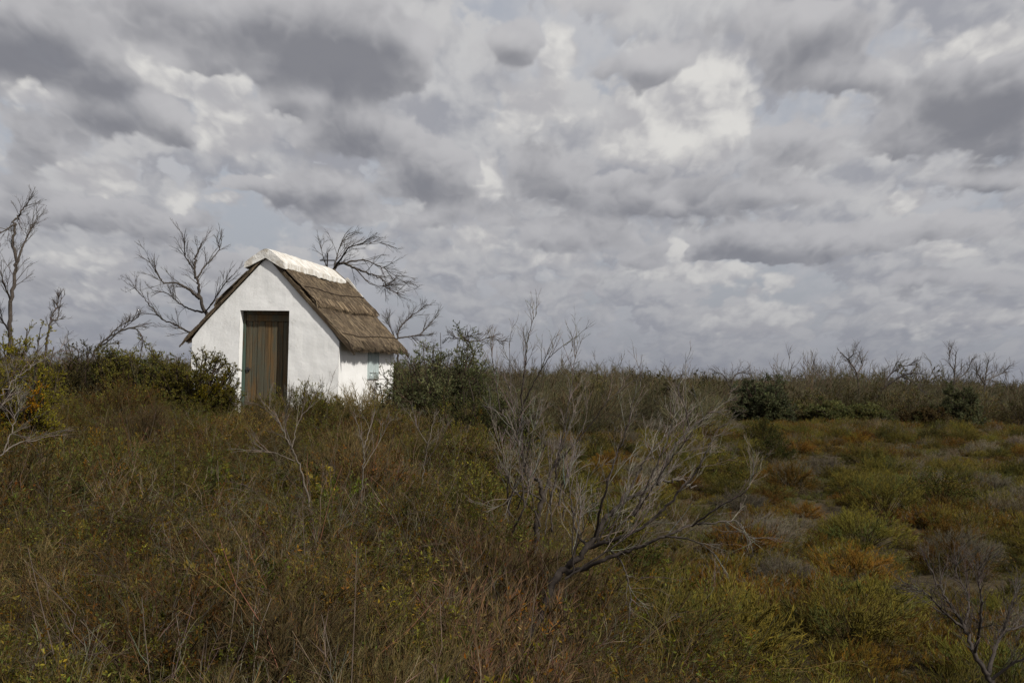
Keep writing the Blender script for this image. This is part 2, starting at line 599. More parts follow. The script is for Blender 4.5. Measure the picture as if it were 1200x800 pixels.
# ------------------------------------------------------------------ ground
ys = np.concatenate([np.arange(-14, 40, 0.4), np.arange(40, 130, 2.0), np.geomspace(130, 6000, 26)])
xs_half = np.concatenate([np.arange(0, 24, 0.45), np.arange(24, 90, 2.5), np.geomspace(90, 5000, 22)])
xs = np.concatenate([-xs_half[:0:-1], xs_half])
gx, gy = np.meshgrid(xs, ys)
gz = height(gx, gy)
me = bpy.data.meshes.new('ground')
nx, ny = len(xs), len(ys)
vv = np.stack([gx, gy, gz], -1).reshape(-1, 3)
ii = (np.arange(ny - 1)[:, None] * nx + np.arange(nx - 1)[None]).ravel()
me.from_pydata(vv.tolist(), [], np.stack([ii, ii + 1, ii + nx + 1, ii + nx], -1).tolist())
me.polygons.foreach_set('use_smooth', np.ones(len(ii), bool))
me.materials.append(M_GROUND)
tag(link('ground', me), 'flat salt marsh plain rising to a low mound under the hut', kind='structure')

# ------------------------------------------------------------------ hut
HUT_YAW = -0.21
HUT_Z = 1.85
HW, LEN, EAVE, APEX = 1.445, 3.2, 1.355, 2.83
SLOPE = (APEX - EAVE) / HW
hut = thing('thatched_hut', 'small whitewashed hut with a thatched roof and weathered wooden door', 'hut', (-4.531, 20.84, HUT_Z), HUT_YAW)


def plate(outline, hole, y0, y1, cell=0.07, wob=0.012, seed=0.0):
    """Upright plaster wall with thickness, cut in small faces so that it can be uneven.  outline: function u -> top, hole: (u0,u1,z1)"""
    bm = bmesh.new()
    us = sorted(set([-HW, HW] + list(np.linspace(-HW, HW, int(2 * HW / cell) + 1)) + ([hole[0], hole[1]] if hole else []) + [0.0]))
    us = [u for i, u in enumerate(us) if i == 0 or u - us[i - 1] > 0.012 or u in (HW,)]
    if hole:
        for h in hole[:2]:
            j = min(range(len(us)), key=lambda i: abs(us[i] - h))
            us[j] = h
    zs0 = np.linspace(-0.35, 1.0, 34)
    zh = [-0.35 + cell * i for i in range(int(0.35 / cell) + 1)]

    def column(u, lo, hi):
        nseg = max(2, int((hi - lo) / cell))
        return [lo + (hi - lo) * i / nseg for i in range(nseg + 1)]
    sheets = {}
    for side, y in ((0, y0), (1, y1)):
        for i in range(len(us) - 1):
            ua, ub = us[i], us[i + 1]
            lo = -0.35
            if hole and ua >= hole[0] - 1e-6 and ub <= hole[1] + 1e-6:
                lo = hole[2]
            ta, tb = outline(ua), outline(ub)
            ca, cb = column(ua, lo, ta), column(ub, lo, tb)
            mlen = max(len(ca), len(cb))
            ca = [lo + (ta - lo) * t / (mlen - 1) for t in range(mlen)]
            cb = [lo + (tb - lo) * t / (mlen - 1) for t in range(mlen)]
            for t in range(mlen - 1):
                q = [(ua, ca[t]), (ub, cb[t]), (ub, cb[t + 1]), (ua, ca[t + 1])]
                vs = [bm.verts.new((u, y, z)) for u, z in q]
                bm.faces.new(vs if side == 0 else vs[::-1])
    bmesh.ops.remove_doubles(bm, verts=bm.verts, dist=0.004)
    # close the rims between the two sheets
    for i in range(len(us) - 1):
        ua, ub = us[i], us[i + 1]
        vs = [bm.verts.new(p) for p in ((ua, y0, outline(ua)), (ub, y0, outline(ub)), (ub, y1, outline(ub)), (ua, y1, outline(ua)))]
        bm.faces.new(vs)
    rims = [(-HW, -0.35, outline(-HW), 1), (HW, -0.35, outline(HW), -1)]
    if hole:
        rims += [(hole[0], -0.35, hole[2], -1), (hole[1], -0.35, hole[2], 1)]
        vs = [bm.verts.new(p) for p in ((hole[0], y0, hole[2]), (hole[0], y1, hole[2]), (hole[1], y1, hole[2]), (hole[1], y0, hole[2]))]
        bm.faces.new(vs)
    for u, za, zb, s in rims:
        vs = [bm.verts.new(p) for p in ((u, y0, za), (u, y0, zb), (u, y1, zb), (u, y1, za))]
        bm.faces.new(vs[::s])
    for v in bm.verts:
        d = mnoise.noise(Vector((v.co.x * 2.1 + seed, v.co.z * 2.1, 3.1)))
        v.co.y += wob * d + (0.5 * wob) * mnoise.noise(Vector((v.co.x * 6 + seed, v.co.z * 6, 1.1)))
    return bm


def finish(bm, name, mat, parent, smooth_shade=False):
    me = bpy.data.meshes.new(name)
    bm.normal_update()
    bm.to_mesh(me)
    bm.free()
    me.materials.append(mat)
    if smooth_shade:
        me.polygons.foreach_set('use_smooth', np.ones(len(me.polygons), bool))
    return link(name, me, parent)


def gable(u):
    a = abs(u)
    z = APEX - SLOPE * a
    z = min(z, APEX - 0.045 - 1.2 * a * a / 0.35) if a < 0.12 else z
    # the haunch by the eave is rounded off
    if a > 1.15:
        z -= 0.55 * (a - 1.15) ** 2
    return z - 0.012


def box(bm, lo, hi, bevel=0.0):
    r = bmesh.ops.create_cube(bm, size=1.0)
    for v in r['verts']:
        v.co = Vector([lo[i] + (v.co[i] + 0.5) * (hi[i] - lo[i]) for i in range(3)])
    if bevel:
        es = {e for v in r['verts'] for e in v.link_edges}
        bmesh.ops.bevel(bm, geom=list(es), offset=bevel, segments=1, affect='EDGES')


DOOR = (-0.50, 0.47, 1.84)
finish(plate(gable, DOOR, 0.0, 0.24, seed=1.0), 'front_wall', M_PLASTER, hut)
finish(plate(gable, None, LEN, LEN - 0.2, seed=5.0), 'rear_wall', M_PLASTER, hut)


def long_wall(u0, u1, seed):
    bm = bmesh.new()
    nv, nz = 42, 24
    top = EAVE - 0.10
    for u, flip in ((u0, 0), (u1, 1)):
        g = [[bm.verts.new((u, 0.242 + (LEN - 0.444) * i / nv, -0.35 + (top + 0.35) * j / nz)) for j in range(nz + 1)] for i in range(nv + 1)]
        for i in range(nv):
            for j in range(nz):
                q = [g[i][j], g[i + 1][j], g[i + 1][j + 1], g[i][j + 1]]
                bm.faces.new(q[::-1] if flip else q)
    for v in bm.verts:
        v.co.x += 0.012 * mnoise.noise(Vector((v.co.y * 2 + seed, v.co.z * 2, 1.7))) + 0.006 * mnoise.noise(Vector((v.co.y * 6, v.co.z * 6, seed)))
    return bm


finish(long_wall(HW - 0.004, HW - 0.2, 2.0), 'side_wall', M_PLASTER, hut, True)
finish(long_wall(-HW + 0.2, -HW + 0.004, 9.0), 'side_wall', M_PLASTER, hut, True)

# door: frame, planks, rail, latch
door = thing('door', None, None)
bpy.data.objects.remove(door)
bm = bmesh.new()
box(bm, (DOOR[0], 0.135, -0.3), (DOOR[0] + 0.055, 0.235, DOOR[2] - 0.003), .006)
box(bm, (DOOR[1] - 0.045, 0.135, -0.3), (DOOR[1], 0.235, DOOR[2] - 0.003), .006)
door = finish(bm, 'door', M_DOORFRAME, hut)
bm = bmesh.new()
box(bm, (DOOR[0] + 0.057, 0.137, DOOR[2] - 0.065), (DOOR[1] - 0.047, 0.235, DOOR[2] - 0.003), .006)
finish(bm, 'lintel', M_DOOR, door)
uu = DOOR[0] + 0.058
i = 0
while uu < DOOR[1] - 0.06:
    w = [0.125, 0.105, 0.14, 0.12, 0.13, 0.11, 0.14][i % 7]
    w = min(w, DOOR[1] - 0.048 - uu)
    bm = bmesh.new()
    dy = [0.0, .006, -.002, .004, .0, .012, .007][i % 7]
    box(bm, (uu, 0.165 + dy, -0.28 + .01 * (i % 3)), (uu + w - 0.007, 0.195 + dy, DOOR[2] - 0.07), .004)
    finish(bm, 'plank', M_DOOR, door)
    uu += w
    i += 1
bm = bmesh.new()
box(bm, (DOOR[0] + 0.06, 0.197 - 0.05, DOOR[2] - 0.19), (DOOR[1] - 0.05, 0.163, DOOR[2] - 0.07), .005)
finish(bm, 'rail', M_DOOR, door)
bm = bmesh.new()
box(bm, (DOOR[0] + 0.07, 0.135, 0.74), (DOOR[0] + 0.17, 0.150, 0.775), .004)
box(bm, (DOOR[0] + 0.085, 0.149, 0.70), (DOOR[0] + 0.12, 0.166, 0.80), .003)
finish(bm, 'latch', M_IRON, door)

# window shutters on the side wall
win = None
V0, V1, Z0, Z1 = 1.60, 2.19, 0.62, 1.235
bm = bmesh.new()
f = HW + 0.02
box(bm, (HW - .03, V0, Z0), (f + .004, V0 + .035, Z1), .004)
box(bm, (HW - .03, V1 - .035, Z0), (f + .004, V1, Z1), .004)
box(bm, (HW - .03, V0 + .037, Z0), (f + .002, V1 - .037, Z0 + .035), .004)
box(bm, (HW - .03, V0 + .037, Z1 - .035), (f + .002, V1 - .037, Z1), .004)
win = finish(bm, 'window_shutter', M_SHUTTER, hut)
nb_ = 4
for i in range(nb_):
    a = V0 + .039 + (V1 - V0 - .078) * i / nb_
    e = V0 + .039 + (V1 - V0 - .078) * (i + 1) / nb_
    bm = bmesh.new()
    box(bm, (HW - .02, a + .004, Z0 + .038), (HW + .012 + .004 * (i % 2), e - (.010 if i == 1 else .004), Z1 - .038), .003)
    finish(bm, 'board', M_SHUTTER, win)
for zz_ in (Z0 + .12, Z1 - .14):
    for va, vb in ((V0 + .045, (V0 + V1) / 2 - .012), ((V0 + V1) / 2 + .008, V1 - .045)):
        bm = bmesh.new()
        box(bm, (HW + .0165, va, zz_), (HW + .028, vb, zz_ + .035), .003)
        finish(bm, 'batten', M_SHUTTER, win)

# thatch: two courses a side, each a thick lumpy layer covered in reeds
TH = 0.11
cosS = 1 / math.sqrt(1 + SLOPE ** 2)
sinS = SLOPE * cosS
SLEN = (HW + 0.19) / cosS
LEFT = (HW + 0.10) / cosS
TY0, TY1 = -0.035, LEN + 0.10


def slope_point(side, s, y, h):
    """s metres down the slope from the ridge, h above the underside of the thatch"""
    return np.stack([side * (s * cosS + h * sinS), y, APEX - s * sinS + h * cosS], -1)


def sag(s, y):
    return 0.018 * np.sin(y * 2.1 + s) + 0.05 * (fbm2(s * 1.0 + 9, y, 0.5, 2) - 0.5) - 0.02 * np.sin(math.pi * s / SLEN)


def reed_cols(n):
    t = rng.random(n)[:, None]
    c0, c1, c2 = np.array([.046, .034, .024]), np.array([.116, .086, .056]), np.array([.26, .20, .128])
    c_ = np.where(t < .5, c0 + (c1 - c0) * t * 2, c1 + (c2 - c1) * ((t - .5) * 2) ** 2)
    return c_ * rng.uniform(.75, 1.15, (n, 1))


for side in (1, -1):
    TH = 0.11 if side > 0 else 0.08
    for ci, (s0, s1, lift0, lift1) in enumerate(((1.22, SLEN if side > 0 else LEFT, 0.0, 0.0), (0.02, 1.36, 0.0, 0.075))):
        bag = Bag()
        ns, nyy = 26, 70
        S_ = np.linspace(s0, s1, ns)
        Y_ = np.linspace(TY0, TY1, nyy)
        ss_, yy_ = np.meshgrid(S_, Y_, indexing='ij')
        rag = 0.05 * (fbm2(yy_ * 0 + ci * 3 + side, yy_, 0.16, 2) - 0.5) * smooth(s0, s1, ss_)
        up_ = TH - 0.03 + lift0 + (lift1 - lift0) * (ss_ - s0) / (s1 - s0) + sag(ss_, yy_)
        end = smooth(s1 - 0.10, s1, ss_) * 0.045
        vis = np.minimum(smooth(TY0 - .001, TY0 + .06, yy_), smooth(TY1 + .001, TY1 - .06, yy_) if False else 1 - smooth(TY1 - .06, TY1 + .001, yy_))
        top = slope_point(side, ss_ + rag, yy_, up_ - end - (1 - vis) * 0.035)
        low_h = 0.0 if ci == 0 else 0.02
        bot = slope_point(side, ss_ + rag, yy_, np.full_like(ss_, low_h))
        V = np.concatenate([top.reshape(-1, 3), bot.reshape(-1, 3)])
        nn_ = ns * nyy
        idx = (np.arange(ns - 1)[:, None] * nyy + np.arange(nyy - 1)[None]).ravel()
        Q = [np.stack([idx, idx + nyy, idx + nyy + 1, idx + 1], -1), np.stack([idx, idx + 1, idx + nyy + 1, idx + nyy], -1) + nn_]
        for line in (np.arange(ns) * nyy, np.arange(ns) * nyy + nyy - 1, np.arange(nyy), (ns - 1) * nyy + np.arange(nyy)):
            Q.append(np.stack([line[:-1], line[1:], line[1:] + nn_, line[:-1] + nn_], -1))
        bag.add(V, None, np.concatenate(Q), np.array([.055, .038, .024]))
        course = link('thatch_course', bag.mesh('thatch_course', M_THATCH, True), hut)
        # reeds lying down the slope
        nr = 5200 if side == 1 else 2200
        L_ = rng.uniform(.18, .5, nr)
        sa = rng.uniform(s0 - .05, s1 - .10, nr)
        sb = np.minimum(sa + L_, s1 + rng.normal(0.0, .022, nr))
        ya = rng.uniform(TY0, TY1, nr)
        yb = np.clip(ya + rng.normal(0, .022, nr), TY0 - .015, TY1 + .015)
        g = lambda s, y: TH - 0.03 + lift0 + (lift1 - lift0) * np.clip((s - s0) / (s1 - s0), 0, 1) + sag(s, y) - 0.045 * smooth(s1 - .10, s1, s)
        h0 = g(sa, ya) + rng.uniform(-.004, .016, nr)
        h1 = g(sb, yb) + rng.uniform(.0, .022, nr) - .02 * (sb > s1)
        mid = (sa + sb) / 2
        poly = np.stack([slope_point(side, sa, ya, h0), slope_point(side, mid, (ya + yb) / 2 + rng.normal(0, .004, nr), g(mid, (ya + yb) / 2) + .009), slope_point(side, sb, yb, h1)], 1)
        bag = Bag()
        rr = rng.uniform(.005, .010, nr)
        bag.tubes(poly, np.stack([rr, rr, rr * .6], 1), reed_cols(nr))
        # butt ends that make the ragged lower edge
        ne = 1500 if side == 1 else 500
        ye = rng.uniform(TY0, TY1, ne)
        he = rng.uniform(0.0, TH - .01 + lift1, ne)
        tip = s1 + 0.02 + 0.05 * (fbm2(ye * 0 + ci * 3 + side, ye, 0.16, 2) - 0.5) + rng.normal(0, .018, ne)
        pa = slope_point(side, np.full(ne, s1 - .16), ye, np.maximum(he, .01))
        pb = slope_point(side, tip, ye + rng.normal(0, .012, ne), he - .015 * rng.random(ne))
        rr = rng.uniform(.004, .008, ne)
        bag.tubes(np.stack([pa, pb], 1), np.stack([rr, rr * .8], 1), reed_cols(ne) * (0.9 if ci == 0 else 1.7))
        # reeds showing along the gable edge
        nv = 900
        sv = rng.uniform(s0, s1 - .1, nv)
        hv = rng.uniform(0.005, TH - .05, nv)
        front = rng.random(nv) < .6
        yv = np.where(front, TY0 - rng.uniform(0, .012, nv), TY1 + rng.uniform(0, .012, nv))
        pa = slope_point(side, sv, yv, hv)
        pb = slope_point(side, sv + rng.uniform(.1, .3, nv), yv, np.clip(hv + rng.normal(0, .012, nv), .003, TH))
        bag.tubes(np.stack([pa, pb], 1), np.full((nv, 2), .006), reed_cols(nv))
        tag(link('reeds', bag.mesh('reeds', M_THATCH), course), kind='stuff')
    for s_b in (0.90, 2.03):
        nb2 = 40
        y_b = np.linspace(TY0 + .06, TY1 - .05, nb2)
        s_l = s_b + 0.02 * np.sin(y_b * 1.7) + rng.normal(0, .003, nb2)
        lift = TH - 0.02 + (0.075 * s_b / 1.34 if s_b < 1 else 0)
        pb = slope_point(side, s_l, y_b, lift + sag(s_l, y_b) + .016)[None]
        bag = Bag()
        bag.tubes(pb, np.full((1, nb2), .011), np.array([[.05, .035, .022]]), sides=6)
        link('thatch_rod', bag.mesh('thatch_rod', M_THATCH), hut)

TH = 0.11
# lime mortar along the ridge and down the rear verge
bm = bmesh.new()
prof = [(-.40, 2.615), (-.395, 2.71), (-.27, 2.81), (-.12, 2.915), (-.03, 2.965), (.03, 2.965), (.12, 2.915), (.27, 2.80), (.385, 2.705), (.395, 2.60), (.30, 2.63), (.0, 2.80), (-.30, 2.64)]
rings = []
ncap = 60
for i in range(ncap + 1):
    v = -0.085 + 3.20 * i / ncap
    drop = -0.05 * (i / ncap) ** 2
    ring = []
    for (u, z) in prof:
        wv = mnoise.noise(Vector((u * 4, v * 2.2, z)))
        w2_ = mnoise.noise(Vector((u * 9 + 4, v * 7, z * 3)))
        edge_ = abs(u) > .34
        ring.append(bm.verts.new((u * (1 + .05 * wv), v + (0.012 * w2_ if i in (0, ncap) else 0), z + drop + .016 * wv + .008 * w2_ + (.015 * w2_ if edge_ else 0))))
    rings.append(ring)
for a, e in zip(rings, rings[1:]):
    for j in range(len(prof)):
        j2 = (j + 1) % len(prof)
        bm.faces.new((a[j], a[j2], e[j2], e[j]))
bm.faces.new(rings[0][::-1])
bm.faces.new(rings[-1])
bmesh.ops.recalc_face_normals(bm, faces=bm.faces)
finish(bm, 'ridge_cap', M_CAP, hut)
for side in (1, -1):
    bm = bmesh.new()
    rings = []
    for i in range(22):
        s = 0.30 + 0.62 * i / 21
        thick = 0.075 * (1 - 0.5 * i / 21)
        y0_ = TY1 - 0.02 + .008 * mnoise.noise(Vector((s * 5, side, 0)))
        sec = [(y0_, -0.02), (y0_, TH + thick), (y0_ + .085, TH + thick - .01), (y0_ + .095, -0.02)]
        rings.append([bm.verts.new(tuple(slope_point(side, np.float64(s), np.float64(y), np.float64(h + .012 * mnoise.noise(Vector((s * 6, y * 9, h * 9)))))) ) for y, h in sec])
    for a, e in zip(rings, rings[1:]):
        for j in range(4):
            bm.faces.new((a[j], a[(j + 1) % 4], e[(j + 1) % 4], e[j]))
    bm.faces.new(rings[0])
    bm.faces.new(rings[-1])
    bmesh.ops.recalc_face_normals(bm, faces=bm.faces)
    finish(bm, 'verge_mortar', M_CAP, hut)
# rafters under the eaves
for side in (1, -1):
    for v in np.linspace(0.35, LEN - 0.3, 6):
        bag = Bag()
        pr = slope_point(side, np.array([1.85, (SLEN if side > 0 else LEFT) - .10]), np.array([v, v]), np.array([-.04, -.035]))[None]
        bag.tubes(pr, np.full((1, 2), .035), np.array([[.5, .45, .4]]), sides=8)
        link('rafter', bag.mesh('rafter', M_THATCH), hut)
# iron cross on the ridge
bm = bmesh.new()
CV = 3.0
box(bm, (-.013, CV - .013, 2.85), (.013, CV + .013, 3.225), .003)
box(bm, (-.165, CV - .0125, 3.060), (-.0135, CV + .0125, 3.085), .003)
box(bm, (.0135, CV - .0125, 3.060), (.165, CV + .0125, 3.085), .003)
cross = finish(bm, 'ridge_cross', M_IRON, hut)
bag = Bag()
wire = np.array([[.16, CV, 3.06], [.155, CV, 3.0], [.13, CV, 2.97], [.03, CV, 2.968], [-.08, CV, 2.965]])[None]
bag.tubes(wire, np.full((1, 5), .006), np.array([[1, 1, 1.]]), sides=5)
link('wire', bag.mesh('wire', M_IRON), cross)

# ------------------------------------------------------------------ plants: how stems branch
def along(poly, t):
    """points and tangents at parameter t (0..1) of polylines: poly (m,k,3), t (m,)"""
    m, k_, _ = poly.shape
    x = np.clip(t, 0, 0.9999) * (k_ - 1)
    i = x.astype(int)
    f_ = (x - i)[:, None]
    a, b_ = poly[np.arange(m), i], poly[np.arange(m), i + 1]
    return a + (b_ - a) * f_, b_ - a


def unit(v):
    return v / (np.linalg.norm(v, axis=-1, keepdims=True) + 1e-9)


def stems(n, base_r, length, tilt, k=4, droop=0.0, wob=0.10, up=1.0):
    """n stems fanning out of a base disc"""
    a = rng.uniform(0, 2 * math.pi, n)
    r = base_r * np.sqrt(rng.random(n))
    p = np.stack([r * np.cos(a), r * np.sin(a), np.zeros(n)], 1)
    ti = tilt * np.sqrt(rng.random(n))
    a2 = a + rng.normal(0, .7, n)
    d = np.stack([np.sin(ti) * np.cos(a2), np.sin(ti) * np.sin(a2), np.cos(ti) * up], 1)
    L = rng.uniform(length[0], length[1], n)
    return march(p, d, L, k, wob, droop)


def march(p, d, L, k, wob, droop):
    pts = [p]
    d = unit(d)
    for i in range(k - 1):
        d = unit(d + rng.normal(0, wob, d.shape) + np.array([0, 0, -droop]))
        p = p + d * (L / (k - 1))[:, None]
        pts.append(p)
    return np.stack(pts, 1)


def sprout(poly, per, t_rng, length, spread, k=3, up=0.0, wob=0.12, droop=0.0, t_pow=1.0):
    m = len(poly)
    par = np.repeat(np.arange(m), per)
    t = t_rng[0] + (t_rng[1] - t_rng[0]) * rng.random(len(par)) ** t_pow
    p, tan = along(poly[par], t)
    side = unit(np.cross(unit(tan), rng.normal(size=p.shape)))
    d = unit(unit(tan) + side * spread * rng.uniform(.5, 1.3, (len(par), 1)) + np.array([0, 0, up]))
    L = rng.uniform(length[0], length[1], len(par)) * (1.15 - .55 * t)
    return march(p, d, L, k, wob, droop), par, t


def tint(n, c, dv=0.25, dh=0.08):
    c = np.asarray(c, float)
    return c * rng.uniform(1 - dv, 1 + dv, (n, 1)) * (1 + rng.normal(0, dh, (n, 3)))


def taper(poly, r0, r1):
    k_ = poly.shape[1]
    return np.repeat(np.linspace(r0, r1, k_)[None], len(poly), 0) * rng.uniform(.8, 1.2, (len(poly), 1))


GREY, BROWN, STRAW = (.170, .146, .110), (.108, .082, .040), (.235, .185, .095)
OLIVE, YELLOW, RUST, GREEN, DEEP = (.132, .116, .036), (.160, .134, .040), (.155, .090, .032), (.094, .100, .034), (.050, .060, .022)


def proto_glasswort(c, c2, size=1.0, n=40, wood=BROWN, dry=.12):
    """Fleshy jointed marsh plant: many fine upright twiglets on low woody stems"""
    b_ = Bag()
    s0 = stems(n, .17 * size, (.20 * size, .42 * size), 1.0, 4, 0.0, .16)
    b_.tubes(s0, taper(s0, .0042, .0025), tint(n, wood))
    q = max(1.0, size * .8)
    s1, par, t = sprout(s0, int(6 * q), (.15, 1.0), (.07 * size ** .5, .19 * size ** .5), .75, 3, .5)
    own = np.where(rng.random((len(s1), 1)) < .3, np.asarray(c2), np.asarray(c))
    own = np.where(rng.random((len(s1), 1)) < dry, np.asarray(GREY) * .9, own)
    own = own * rng.uniform(.7, 1.3, (n, 1))[par] * rng.uniform(.8, 1.2, (len(s1), 1))
    b_.tubes(s1, taper(s1, .0030, .0022), own)
    s2, p2_, _ = sprout(s1, 6, (.1, 1.0), (.025, .065), .65, 2, .55)
    b_.spikes(s2[:, 0], s2[:, 1], rng.uniform(.0019, .0034, len(s2)), own[p2_] * rng.uniform(.7, 1.35, (len(s2), 1)))
    return b_


def proto_dry(c, size=1.0, n=20, per=(5, 5), tilt=1.0, r=.0042, length=(.4, .8)):
    b_ = Bag()
    s0 = stems(n, .12 * size, (length[0] * size, length[1] * size), tilt, 5, .03, .16)
    b_.tubes(s0, taper(s0, r * 1.2, r * .5), tint(n, c))
    s1, par, t = sprout(s0, per[0], (.2, 1.0), (.15 * size, .38 * size), .75, 4, .15, .18)
    b_.tubes(s1, taper(s1, r * .65, r * .35), tint(len(s1), c))
    s2, _, _ = sprout(s1, per[1], (.2, 1.0), (.05 * size, .18 * size), .7, 2, .1)
    b_.spikes(s2[:, 0], s2[:, 1], rng.uniform(.3, .5, len(s2)) * r, tint(len(s2), c, .35))
    return b_


def proto_leafy(wood, leaf, leaf2, size=1.0, n=18, per=(6, 4), leaf_l=(.012, .026), lw=.38, nl=7, mixf=.3, r=.004):
    b_ = Bag()
    s0 = stems(n, .14 * size, (.35 * size, .75 * size), 1.0, 5, .02, .16)
    b_.tubes(s0, taper(s0, r * 1.2, r * .5), tint(n, wood))
    s1, par, t = sprout(s0, per[0], (.2, 1.0), (.12 * size, .30 * size), .75, 4, .2, .16)
    b_.tubes(s1, taper(s1, r * .6, r * .3), tint(len(s1), wood))
    m = len(s1) * nl
    par = np.repeat(np.arange(len(s1)), nl)
    p, tan = along(s1[par], rng.uniform(.1, 1, m))
    ax = unit(unit(tan) + rng.normal(0, .7, (m, 3)) + np.array([0, 0, .25]))
    whole = np.where(rng.random((len(s1), 1)) < mixf, np.asarray(leaf2), np.asarray(leaf))[par]
    L = rng.uniform(leaf_l[0], leaf_l[1], m)
    b_.leaves(p, ax, L, L * lw, whole * rng.uniform(.65, 1.35, (m, 1)) * (1 + rng.normal(0, .07, (m, 3))))
    return b_


def proto_grass(c, size=1.0, n=150):
    b_ = Bag()
    s0 = stems(n, .13 * size, (.3 * size, .62 * size), .6, 4, .09, .08)
    b_.tubes(s0, taper(s0, .0028, .0010), tint(n, c, .35))
    return b_


def proto_dome(R, H, wood, cols, n=100, leaf=None, twiggy=0, per=7, t0=.45, r=.0034, bare=0.0, up=.35):
    """Rounded shrub: stems fan out to a dome, its outside made of twiglets or little leaves"""
    b_ = Bag()
    ti = np.arccos(1 - rng.random(n) * (1 - math.cos(1.42)))
    a = rng.uniform(0, 6.283, n)
    d = np.stack([np.sin(ti) * np.cos(a), np.sin(ti) * np.sin(a), np.cos(ti)], 1)
    seed = rng.uniform(0, 50)
    lump = np.array([mnoise.noise(Vector(tuple(v * 2.2 + seed))) for v in d])
    L = R * (.92 + .28 * lump + rng.normal(0, .06, n))
    s0 = march(d * np.array([.12, .12, 0]) * R, d, L, 5, .10, 0)
    s0 = s0 * np.array([1, 1, H / R])
    b_.tubes(s0, taper(s0, r * 1.3, r * .5), tint(n, wood, .35))
    s1, par, t = sprout(s0, per, (t0, 1.0), (.16 * R + .03, .30 * R + .04), .85, 4, up, .18)
    cols = np.asarray(cols, float)
    hue = np.array([mnoise.noise(Vector(tuple(v * 1.7 - seed))) for v in d])
    pick = np.clip(((hue + .5) * len(cols)).astype(int), 0, len(cols) - 1)
    own = cols[pick] * (1 + .30 * lump[:, None]) * rng.uniform(.85, 1.15, (n, 1))
    own1 = own[par] * rng.uniform(.8, 1.2, (len(s1), 1))
    bare1 = rng.random(len(s1)) < bare
    c1 = np.where(bare1[:, None], np.asarray(wood) * 1.3, own1) if leaf is None else tint(len(s1), wood, .35)
    b_.tubes(s1, taper(s1, r * .62, r * .4), c1)
    if twiggy:
        s2, _, _ = sprout(s1, twiggy, (.2, 1.0), (.05, .14), .7, 2, .25)
        b_.spikes(s2[:, 0], s2[:, 1], rng.uniform(.3, .5, len(s2)) * r, tint(len(s2), wood, .4))
    keep = ~bare1
    if leaf is None:
        s2, p2_, _ = sprout(s1[keep], 6, (.1, 1.0), (.025, .07), .65, 2, .5)
        b_.spikes(s2[:, 0], s2[:, 1], rng.uniform(.0020, .0036, len(s2)), own1[keep][p2_] * rng.uniform(.7, 1.35, (len(s2), 1)))
    else:
        ll, lw, nl = leaf
        k1 = np.nonzero(keep)[0]
        par_l = np.repeat(k1, nl)
        p_, tan = along(s1[par_l], rng.uniform(.05, 1, len(par_l)))
        ax = unit(unit(tan) * .7 + rng.normal(0, .6, p_.shape) + np.array([0, 0, .15]))
        Ls = rng.uniform(ll * .6, ll * 1.2, len(par_l))
        b_.leaves(p_, ax, Ls, Ls * lw, own1[par_l] * rng.uniform(.65, 1.4, (len(par_l), 1)) * (1 + rng.normal(0, .07, (len(par_l), 3))))
    return b_


# ------------------------------------------------------------------ ground cover that nobody could count
def scatter(name, label, protos, pts, scl, idx, tilt=.15):
    """One object: points that carry clumps of a few kinds"""
    lib = bpy.data.collections.new(name + '_clumps')
    for i, me_ in enumerate(protos):
        o = bpy.data.objects.new('%s_%02d' % (name, i), me_)
        lib.objects.link(o)
    me_ = bpy.data.meshes.new(name)
    n_ = len(pts)
    me_.vertices.add(n_)
    me_.vertices.foreach_set('co', np.asarray(pts, np.float32).ravel())
    rot = np.stack([rng.normal(0, tilt, n_), rng.normal(0, tilt, n_), rng.uniform(0, 6.283, n_)], 1).astype(np.float32)
    for nm, kind, key, data in (('rot', 'FLOAT_VECTOR', 'vector', rot.ravel()), ('scl', 'FLOAT', 'value', np.asarray(scl, np.float32)), ('idx', 'INT', 'value', np.asarray(idx, np.int32))):
        me_.attributes.new(nm, kind, 'POINT').data.foreach_set(key, data)
    o = link(name, me_)
    tag(o, label, kind='stuff')
    g = bpy.data.node_groups.new(name, 'GeometryNodeTree')
    g.interface.new_socket('Geometry', in_out='INPUT', socket_type='NodeSocketGeometry')
    g.interface.new_socket('Geometry', in_out='OUTPUT', socket_type='NodeSocketGeometry')
    gi, go = g.nodes.new('NodeGroupInput'), g.nodes.new('NodeGroupOutput')
    ci = g.nodes.new('GeometryNodeCollectionInfo')
    ci.inputs['Collection'].default_value = lib
    ci.inputs['Separate Children'].default_value = True
    ci.inputs['Reset Children'].default_value = True
    iop = g.nodes.new('GeometryNodeInstanceOnPoints')
    iop.inputs['Pick Instance'].default_value = True

    def named(nm, dt):
        a = g.nodes.new('GeometryNodeInputNamedAttribute')
        a.data_type = dt
        a.inputs['Name'].default_value = nm
        return a.outputs['Attribute']
    L_ = g.links.new
    L_(gi.outputs[0], iop.inputs['Points'])
    L_(ci.outputs[0], iop.inputs['Instance'])
    L_(named('idx', 'INT'), iop.inputs['Instance Index'])
    e2r = g.nodes.new('FunctionNodeEulerToRotation')
    L_(named('rot', 'FLOAT_VECTOR'), e2r.inputs[0])
    L_(e2r.outputs[0], iop.inputs['Rotation'])
    L_(named('scl', 'FLOAT'), iop.inputs['Scale'])
    L_(iop.outputs[0], go.inputs[0])
    o.modifiers.new('clumps', 'NODES').node_group = g
    return o


